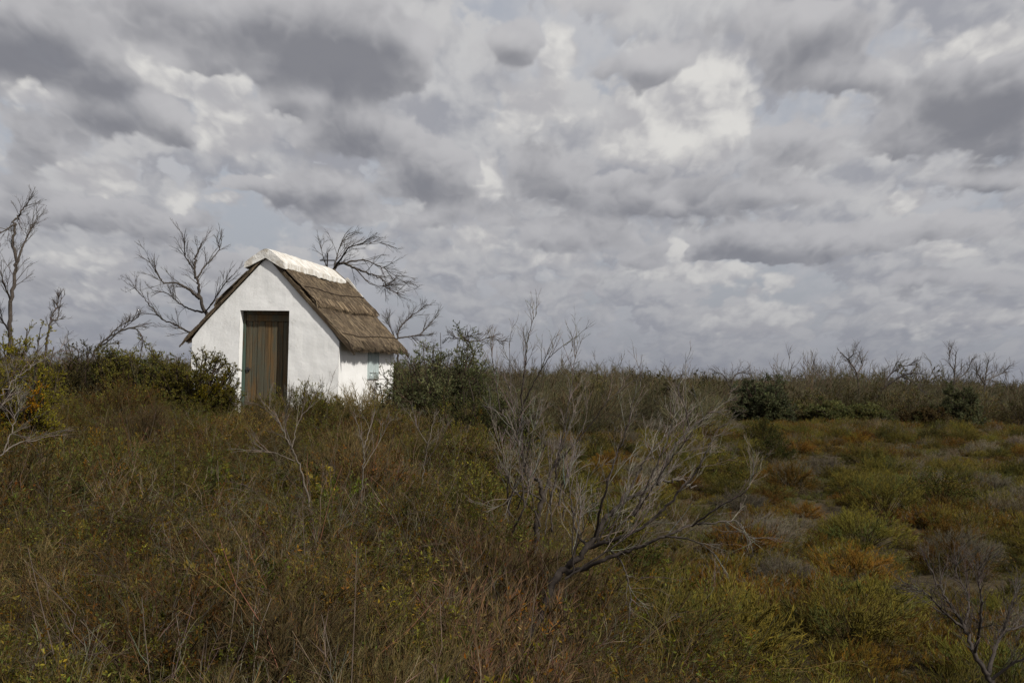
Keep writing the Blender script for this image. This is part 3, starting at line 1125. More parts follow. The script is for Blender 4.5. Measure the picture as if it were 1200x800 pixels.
def field(y0, y1, density, wide=0.56, extra=2.0):
    """random points over the ground that the camera can see, per square metre"""
    out_ = []
    for y in np.arange(y0, y1, 1.0):
        w = wide * (y + 1) + extra
        n_ = rng.poisson(2 * w * min(1.0, y1 - y) * density(y) if callable(density) else 2 * w * density)
        out_.append(np.stack([rng.uniform(-w, w, n_), rng.uniform(y, min(y + 1, y1), n_)], 1))
    return np.concatenate(out_)


def clear_of_hut(p, pad=0.15):
    c_, s_ = math.cos(-HUT_YAW), math.sin(-HUT_YAW)
    dx_, dy_ = p[:, 0] + 4.531, p[:, 1] - 20.84
    u, v = c_ * dx_ - s_ * dy_, s_ * dx_ + c_ * dy_
    return ~((np.abs(u) < HW + pad) & (v > -pad) & (v < LEN + pad))


# --- clumps of the marsh plain
plain_protos = [b_.mesh('clump', M_PLANT) for b_ in (
    proto_glasswort(OLIVE, YELLOW), proto_glasswort(YELLOW, OLIVE), proto_glasswort(RUST, OLIVE), proto_glasswort(GREEN, OLIVE),
    proto_glasswort((.095, .060, .018), RUST), proto_dry(GREY, .6, 26, (6, 6), .9, .0030), proto_dry((.160, .126, .080), .6, 26, (6, 6), .9, .0030),
    proto_leafy(BROWN, OLIVE, YELLOW, .7), proto_grass(STRAW, .8, 120))]


def pick_plain(p):
    a = fbm2(p[:, 0], p[:, 1], 3.2, 3)
    b_ = fbm2(p[:, 0] + 71, p[:, 1] + 13, 2.1, 3)
    r = rng.random(len(p))
    idx = np.where(a < .40, 3, np.where(a < .47, 0, np.where(a < .53, 1, np.where(a < .58, 4, 2))))
    idx = np.where(b_ > .64, np.where(r < .5, 5, 6), idx)
    idx = np.where(b_ < .36, 7, idx)
    swap = rng.random(len(p)) < .30
    idx = np.where(swap, rng.choice([0, 0, 1, 1, 2, 4, 6, 8, 3], len(p)), idx)
    return idx


p = np.concatenate([field(4.5, 14, 14.0), field(14, 34, 7.0), field(34, 60, 3.0), field(60, 130, 0.9)])
m_ = on_mound(p[:, 0], p[:, 1])
keep = (rng.random(len(p)) > m_ * 1.0) & clear_of_hut(p)
p = p[keep]
z = height(p[:, 0], p[:, 1])
lump = fbm2(p[:, 0] + 31, p[:, 1] - 8, 2.6, 3)
scl = (0.34 + 1.3 * np.clip(lump - .25, 0, 1)) * rng.uniform(.7, 1.25, len(p)) * np.interp(p[:, 1], [5, 30, 60, 130], [.9, 1.0, 1.4, 2.4])
scatter('marsh_ground_cover', 'low olive, rust and grey marsh plants covering the plain', plain_protos, np.column_stack([p, z - .03]), scl, pick_plain(p))

# --- thicket on the mound
def proto_tangle(c, leaf, leaf2, size=1.0, n=24, bare=.5, tilt=1.25, r=.0036, leaf_l=(.014, .032), nl=7):
    """Arching, crossing stems with sprays of little leaves on some of them"""
    b_ = Bag()
    s0 = stems(n, .22 * size, (.45 * size, 1.0 * size), tilt, 7, .07, .20)
    b_.tubes(s0, taper(s0, r * 1.1, r * .45), tint(n, c, .45))
    s1, par, _ = sprout(s0, 6, (.15, 1.0), (.14 * size, .42 * size), .8, 5, .12, .22, .03)
    b_.tubes(s1, taper(s1, r * .6, r * .3), tint(len(s1), c, .4))
    s2, par2, _ = sprout(s1, 3, (.2, 1.0), (.05 * size, .16 * size), .8, 3, .2, .2)
    b_.tubes(s2, taper(s2, r * .35, r * .2), tint(len(s2), c, .35))
    has = rng.random(n) > bare
    k_ = has[par[par2]]
    s2 = s2[k_]
    m = len(s2) * nl
    if m:
        par = np.repeat(np.arange(len(s2)), nl)
        p_, tan = along(s2[par], rng.uniform(.1, 1, m))
        ax = unit(unit(tan) * .8 + rng.normal(0, .6, (m, 3)) + np.array([0, 0, .15]))
        whole = np.where(rng.random((len(s2), 1)) < .35, np.asarray(leaf2), np.asarray(leaf))[par] * rng.uniform(.7, 1.3, (len(s2), 1))[par]
        L = rng.uniform(leaf_l[0], leaf_l[1], m)
        b_.leaves(p_, ax, L, L * .36, whole * rng.uniform(.7, 1.3, (m, 1)) * (1 + rng.normal(0, .07, (m, 3))))
    return b_


TAN = (.175, .134, .066)
brush_protos = [b_.mesh('clump', M_PLANT) for b_ in (
    proto_tangle(TAN, OLIVE, RUST, 1.0, 26, .55), proto_tangle(GREY, OLIVE, GREEN, 1.05, 24, .6), proto_tangle((.138, .104, .054), (.135, .088, .026), OLIVE, .95, 26, .5),
    proto_tangle(BROWN, (.115, .108, .026), GREEN, .95, 22, .25), proto_tangle(BROWN, GREEN, YELLOW, 1.0, 22, .25),
    proto_tangle((.1, .07, .045), (.120, .058, .017), (.110, .085, .020), .9, 22, .2, leaf_l=(.012, .026)), proto_tangle((.19, .142, .08), YELLOW, OLIVE, .8, 24, .6, 1.2, .003))]
p = np.concatenate([field(2.6, 9, 15.0, extra=1.5), field(9, 22, 9.0), field(22, 48, 5.0)])
m_ = on_mound(p[:, 0], p[:, 1])
p = p[(rng.random(len(p)) < (m_ - .12) * 1.5) & clear_of_hut(p)]
z = height(p[:, 0], p[:, 1])
a = fbm2(p[:, 0] + 5, p[:, 1], 2.4, 3)
r = rng.random(len(p))
idx = np.where(a < .41, np.where(r < .5, 3, 4), np.where(a < .56, np.where(r < .25, 0, np.where(r < .5, 2, 3)), np.where(r < .2, 1, np.where(r < .4, 2, np.where(r < .8, 5, 4)))))
idx = np.where(rng.random(len(p)) < .4, rng.choice([0, 1, 2, 3, 4, 5, 5, 5, 3, 2, 6], len(p)), idx)
lump = fbm2(p[:, 0] + 77, p[:, 1] + 5, 1.9, 3)
scl = (0.36 + 1.25 * np.clip(lump - .25, 0, 1)) * rng.uniform(.7, 1.2, len(p))
near_door = np.hypot(p[:, 0] + 4.3, (p[:, 1] - 19.6) * .8)
scl *= np.interp(near_door, [0, 2.2, 4], [.48, .6, 1])
wands = [proto_dry(c_, 1.0, 11, (3, 3), 1.25, .0032, (.5, 1.15)).mesh('clump', M_PLANT) for c_ in ((.25, .205, .15), (.21, .175, .14), (.20, .145, .08))]
q = np.concatenate([field(3.0, 12, 3.2, extra=1.0), field(12, 20, 1.2)])
q = q[(on_mound(q[:, 0], q[:, 1]) > .45) & clear_of_hut(q, .5)]
idx = np.concatenate([idx, rng.integers(len(brush_protos), len(brush_protos) + 3, len(q))])
scl = np.concatenate([scl, rng.uniform(.6, 1.0, len(q)) * np.interp(np.hypot(q[:, 0] + 4.3, (q[:, 1] - 19.6) * .8), [0, 2.2, 4], [.5, .65, 1])])
z = np.concatenate([z, height(q[:, 0], q[:, 1])])
p = np.concatenate([p, q])
brush_protos += wands
scatter('thicket_undergrowth', 'tangled brown twigs and rusty green leaves covering the mound', brush_protos, np.column_stack([p, z - .04]), scl, idx, .22)

# ------------------------------------------------------------------ dead trees
def spline(pts, n):
    P_ = np.asarray(pts, float)
    P_ = np.vstack([2 * P_[0] - P_[1], P_, 2 * P_[-1] - P_[-2]])
    out_ = []
    m_ = len(P_) - 3
    for t in np.linspace(0, m_ - 1e-6, n):
        i = int(t)
        f_ = t - i
        a, b_, c_, d_ = P_[i:i + 4]
        out_.append(.5 * (2 * b_ + (c_ - a) * f_ + (2 * a - 5 * b_ + 4 * c_ - d_) * f_ ** 2 + (3 * b_ - a - 3 * c_ + d_) * f_ ** 3))
    return np.array(out_)


PALE, DARKB, MIDB = (.27, .235, .20), (.050, .040, .033), (.14, .115, .095)


def twig_set(poly, size, dens, c, r, up=.15, lean=(0, 0, 0), levels=3, spread=.6, t0=.15):
    length = np.linalg.norm(np.diff(poly, axis=0), axis=1).sum()
    per = max(2, int(dens * length / size * 7))
    lean = np.asarray(lean, float)
    b_ = Bag()
    s1, _, _ = sprout(poly[None], per, (t0, 1.0), (.45 * size, 1.15 * size), spread, 6, up, .11)
    s1 = s1 + lean * (np.linspace(0, 1, 6) ** 1.5)[None, :, None] * size * .4
    b_.tubes(s1, taper(s1, r * .72, r * .22), tint(len(s1), c, .2), sides=4)
    if levels > 1:
        s2, _, _ = sprout(s1, 5, (.2, 1.0), (.22 * size, .55 * size), .6, 4, up * .6, .11)
        b_.tubes(s2, taper(s2, r * .34, r * .15), tint(len(s2), c, .25))
        if levels > 2:
            s3, _, _ = sprout(s2, 3, (.3, 1.0), (.08 * size, .26 * size), .55, 2, up * .4, .2)
            b_.spikes(s3[:, 0], s3[:, 1], rng.uniform(.15, .22, len(s3)) * r, tint(len(s3), c, .25))
    return b_


def dead_tree(name, label, D, limbs, size=.5, dens=1.0, twig_r=.006, wood=MIDB, twig_c=PALE, lean=(0, 0, 0), group=None, up=.15, category='tree', levels=3, ground=True, t0=.15):
    """limbs: (list of (px, py, depth offset), radius at foot, radius at tip).  The first one is the trunk."""
    base = at(limbs[0][0][0][0], limbs[0][0][0][1], D + limbs[0][0][0][2])
    root = thing(name, label, category, base, 0, group)
    for i, (pts, r0, r1) in enumerate(limbs):
        W_ = [np.array(at(px, py, D + dd) - base) for px, py, dd in pts]
        if i == 0 and ground:
            g_ = float(height(base.x, base.y)) - base.z
            if g_ < -0.02:
                W_ = [np.array([(W_[0][0] - W_[1][0]) * min(4.0, (g_ - .05) / min(-.05, W_[0][2] - W_[1][2])) * .6, 0.01, g_ - .05])] + W_
        L_ = sum(np.linalg.norm(a - b_) for a, b_ in zip(W_, W_[1:]))
        n_ = max(8, int(len(W_) * 7))
        poly = spline(W_, n_)
        jit = rng.normal(0, 1, (n_, 3)) * L_ * .0035
        jit[0] = 0
        poly = poly + jit
        rad = r0 + (r1 - r0) * np.linspace(0, 1, n_) ** .8
        rad = rad * (1 + .04 * rng.normal(size=n_))
        b_ = Bag()
        tt = np.linspace(0, 1, n_)[:, None] ** 2.8 * (0.75 if i == 0 else 1.0)
        w0 = np.asarray(wood)
        colr = (w0 + (np.asarray(twig_c) * .8 - w0) * tt)[None]
        b_.tubes(poly[None], rad[None], colr, sides=7)
        limb = link('trunk' if i == 0 else 'limb', b_.mesh('limb', M_BARK, True), root)
        if dens > 0 and not (i == 0 and len(limbs) > 3 and t0 > .5):
            tw = twig_set(poly, size, dens * (.5 if i == 0 else 1), twig_c, twig_r, up, lean, levels, t0=t0 if i else .4)
            tag(link('twigs', tw.mesh('twigs', M_BARK), limb), kind='stuff')
    return root


Z = 0.0
# the leaning dead tree in front, at the edge of the mound
dead_tree('dead_tree', 'dead leaning tree with dark forked trunk and bare pale branches at the mound edge', 6.6, [
    ([(643, 694, 0), (664, 666, 0), (690, 641, .0), (711, 605, .05), (738, 583, .1), (770, 567, .15), (797, 563, .2), (815, 571, .25)], 0.0272, 0.0042),
    ([(770, 567, .15), (786, 530, .25), (808, 503, .3), (828, 487, .35), (842, 476, .4)], 0.0104, 0.0021),
    ([(808, 503, .3), (801, 472, .35), (795, 457, .38), (799, 440, .4), (801, 426, .4)], 0.0064, 0.0014),
    ([(690, 641, 0), (726, 630, -.1), (761, 612, -.15), (788, 585, -.2), (815, 553, -.25), (830, 525, -.3), (838, 508, -.3)], 0.0136, 0.0021),
    ([(664, 672, 0), (698, 660, -.15), (730, 647, -.2), (752, 639, -.25), (780, 628, -.3), (810, 616, -.3), (838, 612, -.35), (862, 611, -.35), (872, 621, -.4), (884, 634, -.4)], 0.0136, 0.0021),
    ([(810, 616, -.3), (842, 594, -.4), (873, 576, -.45), (880, 562, -.45), (889, 548, -.5)], 0.0064, 0.0014),
    ([(690, 641, 0), (675, 622, .1), (669, 585, .15), (667, 558, .2), (672, 530, .25)], 0.0088, 0.0021),
    ([(697, 628, 0), (707, 585, -.2), (720, 540, -.25), (733, 508, -.3), (742, 472, -.35), (754, 443, -.4)], 0.0088, 0.0014),
    ([(722, 597, .1), (745, 560, .3), (760, 533, .35), (790, 500, .45), (800, 480, .5)], 0.0088, 0.0021),
    ([(716, 645, -.05), (726, 655, -.2), (735, 675, -.3), (740, 706, -.3)], 0.0072, 0.0021),
    ([(780, 628, -.3), (812, 633, -.4), (838, 650, -.45), (850, 672, -.45)], 0.0056, 0.0014),
([(696, 642, 0.01), (720, 602, 0.03), (755, 570, 0.05), (817, 531, 0.08)], 0.0060, .0012),
    ([(712, 632, -0.29), (727, 598, -0.21), (735, 571, -0.14), (738, 539, -0.04)], 0.0042, .0012),
    ([(743, 605, -0.24), (772, 559, -0.36), (799, 522, -0.47), (834, 477, -0.63)], 0.0042, .0012),
    ([(672, 657, -0.04), (678, 617, 0.04), (684, 585, 0.12), (691, 546, 0.23)], 0.0066, .0012),
    ([(700, 640, 0.35), (733, 608, 0.47), (755, 582, 0.59), (768, 550, 0.74)], 0.0068, .0012),
    ([(683, 646, 0.19), (711, 621, 0.16), (727, 602, 0.14), (732, 578, 0.11)], 0.0055, .0012),
    ([(741, 604, 0.29), (763, 574, 0.28), (771, 550, 0.27), (756, 521, 0.26)], 0.0056, .0012),
    ([(662, 678, -0.29), (710, 646, -0.33), (744, 620, -0.37), (766, 588, -0.42)], 0.0070, .0012),
    ([(666, 664, 0.21), (676, 640, 0.13), (684, 621, 0.05), (692, 597, -0.05)], 0.0058, .0012),
    ([(672, 670, -0.27), (671, 623, -0.29), (678, 585, -0.31), (702, 539, -0.33)], 0.0051, .0012),
    ([(742, 602, -0.2), (770, 545, -0.23), (787, 500, -0.25), (792, 444, -0.29)], 0.0066, .0012),
], size=.27, dens=.46, twig_r=.0032, wood=(.040, .032, .027), twig_c=(.19, .165, .138), up=.3)
dead_tree('dead_tree', 'dead upright many-stemmed tree left of the leaning dead tree', 8.6, [
    ([(628, 655, 0), (629, 616, 0), (635, 585, 0), (632, 565, 0), (619, 553, .05), (608, 517, .1), (596, 495, .15), (586, 481, .2)], 0.0288, 0.0042),
    ([(634, 588, 0), (648, 549, .2), (660, 520, .3), (672, 486, .4), (680, 460, .5)], 0.0144, 0.0021),
    ([(612, 530, .05), (611, 480, -.1), (615, 430, -.2), (620, 392, -.25), (629, 364, -.3)], 0.0104, 0.0014),
    ([(612, 477, -.1), (630, 440, -.2), (648, 415, -.3), (668, 400, -.35)], 0.0064, 0.0014),
    ([(586, 481, .2), (580, 440, .3), (576, 410, .35), (577, 380, .4)], 0.0056, 0.0014),
    ([(648, 549, .2), (690, 500, .1), (712, 470, .0), (735, 455, .0)], 0.0072, 0.0014),
    ([(635, 585, 0), (610, 575, -.3), (590, 590, -.4), (570, 600, -.5)], 0.0080, 0.0021),
    ([(629, 600, 0), (600, 570, .3), (590, 540, .4), (578, 490, .5), (572, 450, .5)], 0.0096, 0.0014),
([(639, 626, 0.15), (643, 592, 0.42), (653, 558, 0.41), (659, 513, 0.28)], 0.0060, .0014),
    ([(633, 617, -0.18), (617, 558, -0.18), (609, 500, -0.23), (598, 422, -0.41)], 0.0085, .0014),
    ([(606, 597, -0.24), (616, 569, -0.34), (631, 541, -0.2), (647, 504, -0.13)], 0.0062, .0014),
    ([(615, 594, -0.39), (610, 537, -0.29), (601, 480, -0.14), (596, 403, -0.29)], 0.0069, .0014),
    ([(645, 588, 0.16), (656, 531, 0.26), (666, 474, 0.15), (677, 398, 0.2)], 0.0088, .0014),
    ([(599, 627, -0.18), (615, 592, -0.3), (625, 558, -0.1), (641, 513, -0.33)], 0.0088, .0014),
    ([(597, 604, -0.18), (595, 576, -0.25), (598, 547, -0.32), (604, 510, -0.14)], 0.0090, .0014),
    ([(595, 588, -0.08), (614, 550, -0.13), (622, 512, -0.25), (643, 462, -0.25)], 0.0070, .0014),
    ([(655, 592, 0.04), (658, 569, 0.05), (669, 545, 0.09), (675, 514, 0.31)], 0.0084, .0014),
    ([(661, 610, -0.05), (661, 573, -0.06), (672, 536, 0.11), (671, 486, -0.03)], 0.0064, .0014),
    ([(595, 600, -0.08), (602, 571, -0.12), (611, 542, -0.21), (621, 503, -0.23)], 0.0069, .0014),
    ([(647, 623, 0.03), (645, 590, 0.1), (644, 557, 0.17), (642, 513, 0.22)], 0.0082, .0014),
], size=.30, dens=.42, twig_r=.0040, wood=DARKB, twig_c=(.16, .137, .115), up=.45)
# the trees round the hut
dead_tree('dead_tree', 'bare dead tree behind the left slope of the hut roof', 25.0, [
    ([(248, 420, 0), (246, 385, 0), (241, 366, 0), (234, 350, 0), (232.5, 333, 0), (228, 316, .1), (231, 298, .2), (237, 284, .3)], 0.0660, 0.0132),
    ([(234, 350, 0), (224, 341, -.2), (214, 335, -.3), (204, 331, -.4), (192, 331, -.5), (184, 320, -.6), (173, 302, -.7)], 0.0382, 0.0054),
    ([(241, 366, 0), (222, 362, .3), (207, 352, .4), (196, 344, .5), (178, 340, .6)], 0.0255, 0.0042),
    ([(243, 395, 0), (222, 389, .3), (205, 380, .4), (190, 374, .5), (176, 358, .6), (162, 341, .7), (146, 330, .8)], 0.0277, 0.0042),
    ([(232, 325, .05), (240, 312, .3), (249, 303, .5), (258, 289, .6), (260, 268, .7)], 0.0232, 0.0042),
    ([(228, 316, .1), (217, 300, -.2), (216, 285, -.4), (213, 271, -.5)], 0.0180, 0.0036),
    ([(241, 366, 0), (252, 350, -.3), (262, 335, -.4), (272, 322, -.5)], 0.0203, 0.0042),
], size=.62, dens=.72, twig_r=.0105, wood=(.06, .05, .042), twig_c=(.075, .063, .054), up=.35)
dead_tree('dead_tree', 'bare dead tree spreading to the right behind the ridge cross', 27.0, [
    ([(372, 430, 0), (378, 370, 0), (384, 340, 0), (392, 314, 0), (403, 309, .2), (418, 316, .3), (434, 321, .4), (446, 327, .5), (458, 340, .6), (476, 348, .7)], 0.0660, 0.0066),
    ([(392, 314, 0), (402, 300, -.3), (409, 290, -.5), (420, 287, -.6), (432, 286, -.7), (448, 284, -.8)], 0.0255, 0.0042),
    ([(398, 309, 0), (414, 306, .4), (428, 305, .6), (442, 311, .7), (456, 318, .8), (472, 330, .9)], 0.0255, 0.0042),
    ([(388, 325, 0), (395, 300, .4), (400, 285, .6), (410, 272, .7)], 0.0203, 0.0042),
    ([(388, 325, 0), (380, 305, -.4), (376, 290, -.5)], 0.0180, 0.0042),
    ([(418, 316, .3), (432, 331, .1), (446, 335, .0), (462, 334, .0)], 0.0150, 0.0036),
], size=.62, dens=.78, twig_r=.0105, wood=(.06, .05, .042), twig_c=(.075, .063, .054), up=.12, lean=(.35, 0, -.05))
dead_tree('dead_tree', 'small bare dead tree beyond the right eave of the hut', 26.0, [
    ([(466, 440, 0), (466, 410, 0), (466, 392, 0), (471, 381, .1), (484, 369, .2), (501, 356, .3)], 0.0360, 0.0066),
    ([(466, 396, 0), (482, 394, .3), (493, 391, .4), (500, 384, .5), (511, 372, .6)], 0.0203, 0.0042),
    ([(466, 404, 0), (458, 385, -.2), (454, 374, -.3)], 0.0150, 0.0036),
    ([(482, 394, .3), (490, 402, .4), (500, 408, .5)], 0.0128, 0.0036),
], size=.5, dens=1.0, twig_r=.010, wood=(.06, .05, .042), twig_c=(.075, .063, .054), up=.25, lean=(.25, 0, 0))
dead_tree('dead_tree', 'low bare branches rising behind the dark green bush', 24.0, [
    ([(556, 430, 0), (553, 410, 0), (548, 400, 0), (534, 396, .2), (522, 396, .3)], 0.0255, 0.0054),
    ([(548, 400, 0), (562, 399, .2), (576, 395, .3), (590, 402, .4)], 0.0150, 0.0042),
    ([(553, 410, 0), (545, 396, -.3), (560, 392, -.4)], 0.0150, 0.0042),
], size=.40, dens=.7, twig_r=.012, wood=(.06, .05, .042), twig_c=(.08, .068, .058), up=.15)
dead_tree('dead_tree', 'tall thin bare tree at the left edge of the picture', 15.0, [
    ([(10, 440, 0), (11, 402, 0), (13, 352, 0), (19, 311, .1), (15, 285, .1), (19, 259, .2), (25, 248, .2), (33, 238, .3)], 0.0413, 0.0072),
    ([(19, 311, .1), (27, 288, .3), (36, 269, .4), (46, 250, .5)], 0.0188, 0.0036),
    ([(18, 262, .2), (9, 268, -.2), (-2, 275, -.4)], 0.0150, 0.0036),
    ([(13, 352, 0), (4, 330, -.3), (-4, 300, -.5)], 0.0150, 0.0036),
    ([(12, 390, 0), (-2, 368, .3), (-12, 350, .4)], 0.0150, 0.0036),
], size=.38, dens=.8, twig_r=.007, wood=(.075, .062, .052), twig_c=(.085, .072, .062), up=.3)
dead_tree('dead_tree', 'bare twiggy stem with two prongs beside the yellowish tamarisk', 15.5, [
    ([(52, 425, 0), (56, 395, 0), (60, 374, 0), (66, 360, .1), (70, 344, .1)], 0.0225, 0.0054),
    ([(60, 374, 0), (67, 374, .1), (72, 350, .2)], 0.0135, 0.0036),
], size=.22, dens=.6, twig_r=.007, wood=(.075, .062, .052), twig_c=(.085, .072, .062), up=.4)
dead_tree('dead_tree', 'low bare branches leaning right on the mound between tamarisk and hut', 24.0, [
    ([(108, 420, 0), (116, 405, 0), (128, 394, .1), (138, 384, .2), (148, 377, .3)], 0.0375, 0.0072),
    ([(116, 405, 0), (124, 402, .2), (140, 388, .3), (163, 371, .4)], 0.0263, 0.0060),
    ([(140, 388, .3), (156, 384, .3), (166, 393, .4), (172, 412, .5)], 0.0210, 0.0054),
], size=.42, dens=.7, twig_r=.012, wood=(.07, .06, .05), twig_c=(.09, .077, .066), up=.15)
# pale dead stems in the thicket
pale_kw = dict(category='shrub', wood=(.125, .104, .084), twig_c=(.15, .127, .104))
dead_tree('dead_shrub', 'pale dead shrub standing in front of the hut door', 9.5, [
    ([(362, 585, 0), (352, 548, 0), (342, 525, 0), (330, 500, .1), (322, 485, .1), (306, 470, .2)], 0.0112, 0.0024),
    ([(342, 525, 0), (334, 494, -.1), (340, 470, -.2), (345, 452, -.25)], 0.0059, 0.0012),
    ([(330, 500, .1), (310, 478, .2), (290, 470, .3)], 0.0046, 0.0012),
    ([(342, 525, 0), (352, 490, .2), (372, 470, .3), (395, 452, .4)], 0.0046, 0.0012),
    ([(345, 540, 0), (320, 530, -.2), (296, 527, -.3), (270, 530, -.4)], 0.0046, 0.0012),
], size=.28, dens=.45, twig_r=.0034, up=.4, **pale_kw)
dead_tree('dead_shrub', 'thin pale dead stem standing in front of the hut side wall', 10.0, [
    ([(424, 585, 0), (426, 545, 0), (426, 525, 0), (420, 500, 0), (414, 478, .1)], 0.0099, 0.0024),
    ([(426, 525, 0), (433, 503, .1), (439, 482, .2), (439, 462, .2), (440, 440, .2)], 0.0066, 0.0018),
    ([(425, 550, 0), (446, 515, .2), (455, 495, .3)], 0.0046, 0.0012),
], size=.25, dens=.42, twig_r=.0031, up=.4, **pale_kw)
dead_tree('dead_shrub', 'pale forked dead stems in front of the dark green bush', 11.0, [
    ([(494, 570, 0), (498, 540, 0), (502, 520, 0), (507, 497, .1), (512, 478, .1)], 0.0092, 0.0018),
    ([(502, 522, 0), (490, 503, .1), (479, 484, .2)], 0.0053, 0.0012),
    ([(497, 545, 0), (517, 515, -.1), (524, 500, -.2)], 0.0046, 0.0012),
], size=.25, dens=.42, twig_r=.0032, up=.4, **pale_kw)
dead_tree('fallen_branch', 'pale dead branches lying across the thicket at the left edge', 7.5, [
    ([(-30, 480, 0), (-4, 466, 0), (20, 442, .1), (43, 425, .2), (60, 414, .3), (72, 408, .4)], 0.0066, 0.0012),
    ([(-20, 500, 0), (0, 478, 0), (14, 458, .1), (24, 450, .2)], 0.0046, 0.0012),
    ([(-10, 470, 0), (8, 447, -.1), (30, 432, -.2)], 0.0053, 0.0012),
], size=.24, dens=.55, twig_r=.0031, wood=(.16, .14, .12), twig_c=(.165, .142, .12), up=.1, category='branch')
dead_tree('fallen_branch', 'grey dead branches sticking out below the pale branches at left', 6.5, [
    ([(-20, 560, 0), (4, 530, 0), (16, 495, .1), (22, 470, .2)], 0.0073, 0.0018),
    ([(4, 530, 0), (24, 518, .1), (45, 515, .2), (62, 500, .2)], 0.0053, 0.0012),
], size=.22, dens=.55, twig_r=.0031, wood=(.145, .125, .105), twig_c=(.15, .13, .11), up=.1, category='branch')
# bare shrub at the bottom right corner
dead_tree('bare_shrub', 'dark leafless shrub with twisted grey stems at the lower right corner', 8.2, [
    ([(1166, 815, 0), (1160, 797, 0), (1142, 764, 0), (1130, 735, .1), (1115, 710, .1), (1100, 685, .2), (1084, 654, .2)], .030, .004),
    ([(1158, 790, 0), (1166, 760, .1), (1176, 738, .2), (1184, 712, .2), (1193, 686, .3)], .018, .004),
    ([(1142, 764, 0), (1148, 735, -.2), (1150, 706, -.3), (1147, 680, -.3), (1145, 660, -.3)], .014, .003),
    ([(1128, 735, .1), (1105, 715, -.2), (1085, 695, -.3), (1067, 689, -.3)], .011, .003),
    ([(1176, 738, .2), (1192, 735, .3), (1215, 722, .4)], .012, .003),
    ([(1160, 797, 0), (1190, 775, -.1), (1220, 765, -.2)], .014, .003),
    ([(1130, 735, .1), (1135, 700, .3), (1120, 670, .4), (1122, 655, .4)], .010, .003),
], size=.28, dens=1.7, twig_r=.0042, wood=(.060, .050, .043), twig_c=(.075, .062, .053), up=.2, category='shrub')

# far away across the plain
far_kw = dict(size=1.3, dens=.95, twig_r=.024, wood=(.08, .068, .058), twig_c=(.10, .086, .075), up=.3)
dead_tree('bare_tree', 'far bare tree with a crooked top leaning left above the grey scrub', 90, [
    ([(1008, 478, 0), (1006, 455, 0), (1004, 438, 0), (998, 428, 0), (993, 421, 0), (984, 412, 0)], 0.108, 0.035),
    ([(1004, 438, 0), (1010, 428, 1), (1008, 418, 1)], 0.054, 0.028),
    ([(993, 421, 0), (999, 416, -1), (1000, 412, -1)], 0.042, 0.028)], **far_kw)
dead_tree('bare_tree', 'far dark tree arching to the right over the grey scrub', 88, [
    ([(1022, 478, 0), (1028, 463, 0), (1036, 454, 0), (1046, 447, 0), (1056, 441, 0), (1068, 437, 0), (1080, 438, 0)], 0.144, 0.035),
    ([(1036, 454, 0), (1042, 440, 1), (1056, 430, 1), (1072, 427, 1)], 0.072, 0.028),
    ([(1056, 441, 0), (1066, 445, -1), (1076, 452, -1)], 0.060, 0.028)], size=1.4, dens=1.1, twig_r=.024, wood=(.05, .042, .038), twig_c=(.085, .073, .066), up=.2)
dead_tree('bare_tree', 'far tall bare tree with upright forks near the right edge', 92, [
    ([(1118, 478, 0), (1118, 450, 0), (1119, 430, 0), (1120, 412, 0)], 0.096, 0.035),
    ([(1118, 446, 0), (1132, 436, 1), (1140, 420, 1)], 0.060, 0.028),
    ([(1119, 435, 0), (1112, 424, -1), (1114, 410, -1)], 0.048, 0.028)], **far_kw)
dead_tree('bare_tree', 'far bare forked tree at the right edge of the grey scrub', 94, [
    ([(1152, 480, 0), (1154, 450, 0), (1156, 435, 0), (1158, 421, 0)], 0.090, 0.035),
    ([(1154, 446, 0), (1172, 438, 1), (1184, 428, 1)], 0.060, 0.028),
    ([(1154, 450, 0), (1146, 438, -1), (1144, 428, -1)], 0.048, 0.028)], **far_kw)
dead_tree('bare_tree', 'far slender bare tree right of the round dark bush', 92, [
    ([(950, 478, 0), (951, 455, 0), (953, 440, 0), (954, 422, 0)], 0.078, 0.035),
    ([(952, 448, 0), (960, 438, 1), (966, 432, 1)], 0.048, 0.028)], **far_kw)
dead_tree('bare_tree', 'far bare branches arching left of the round dark bush', 86, [
    ([(858, 478, 0), (857, 455, 0), (860, 442, 0), (868, 436, 0), (876, 438, 0)], 0.084, 0.035),
    ([(857, 455, 0), (848, 440, 1), (840, 436, 1)], 0.054, 0.028)], **far_kw)


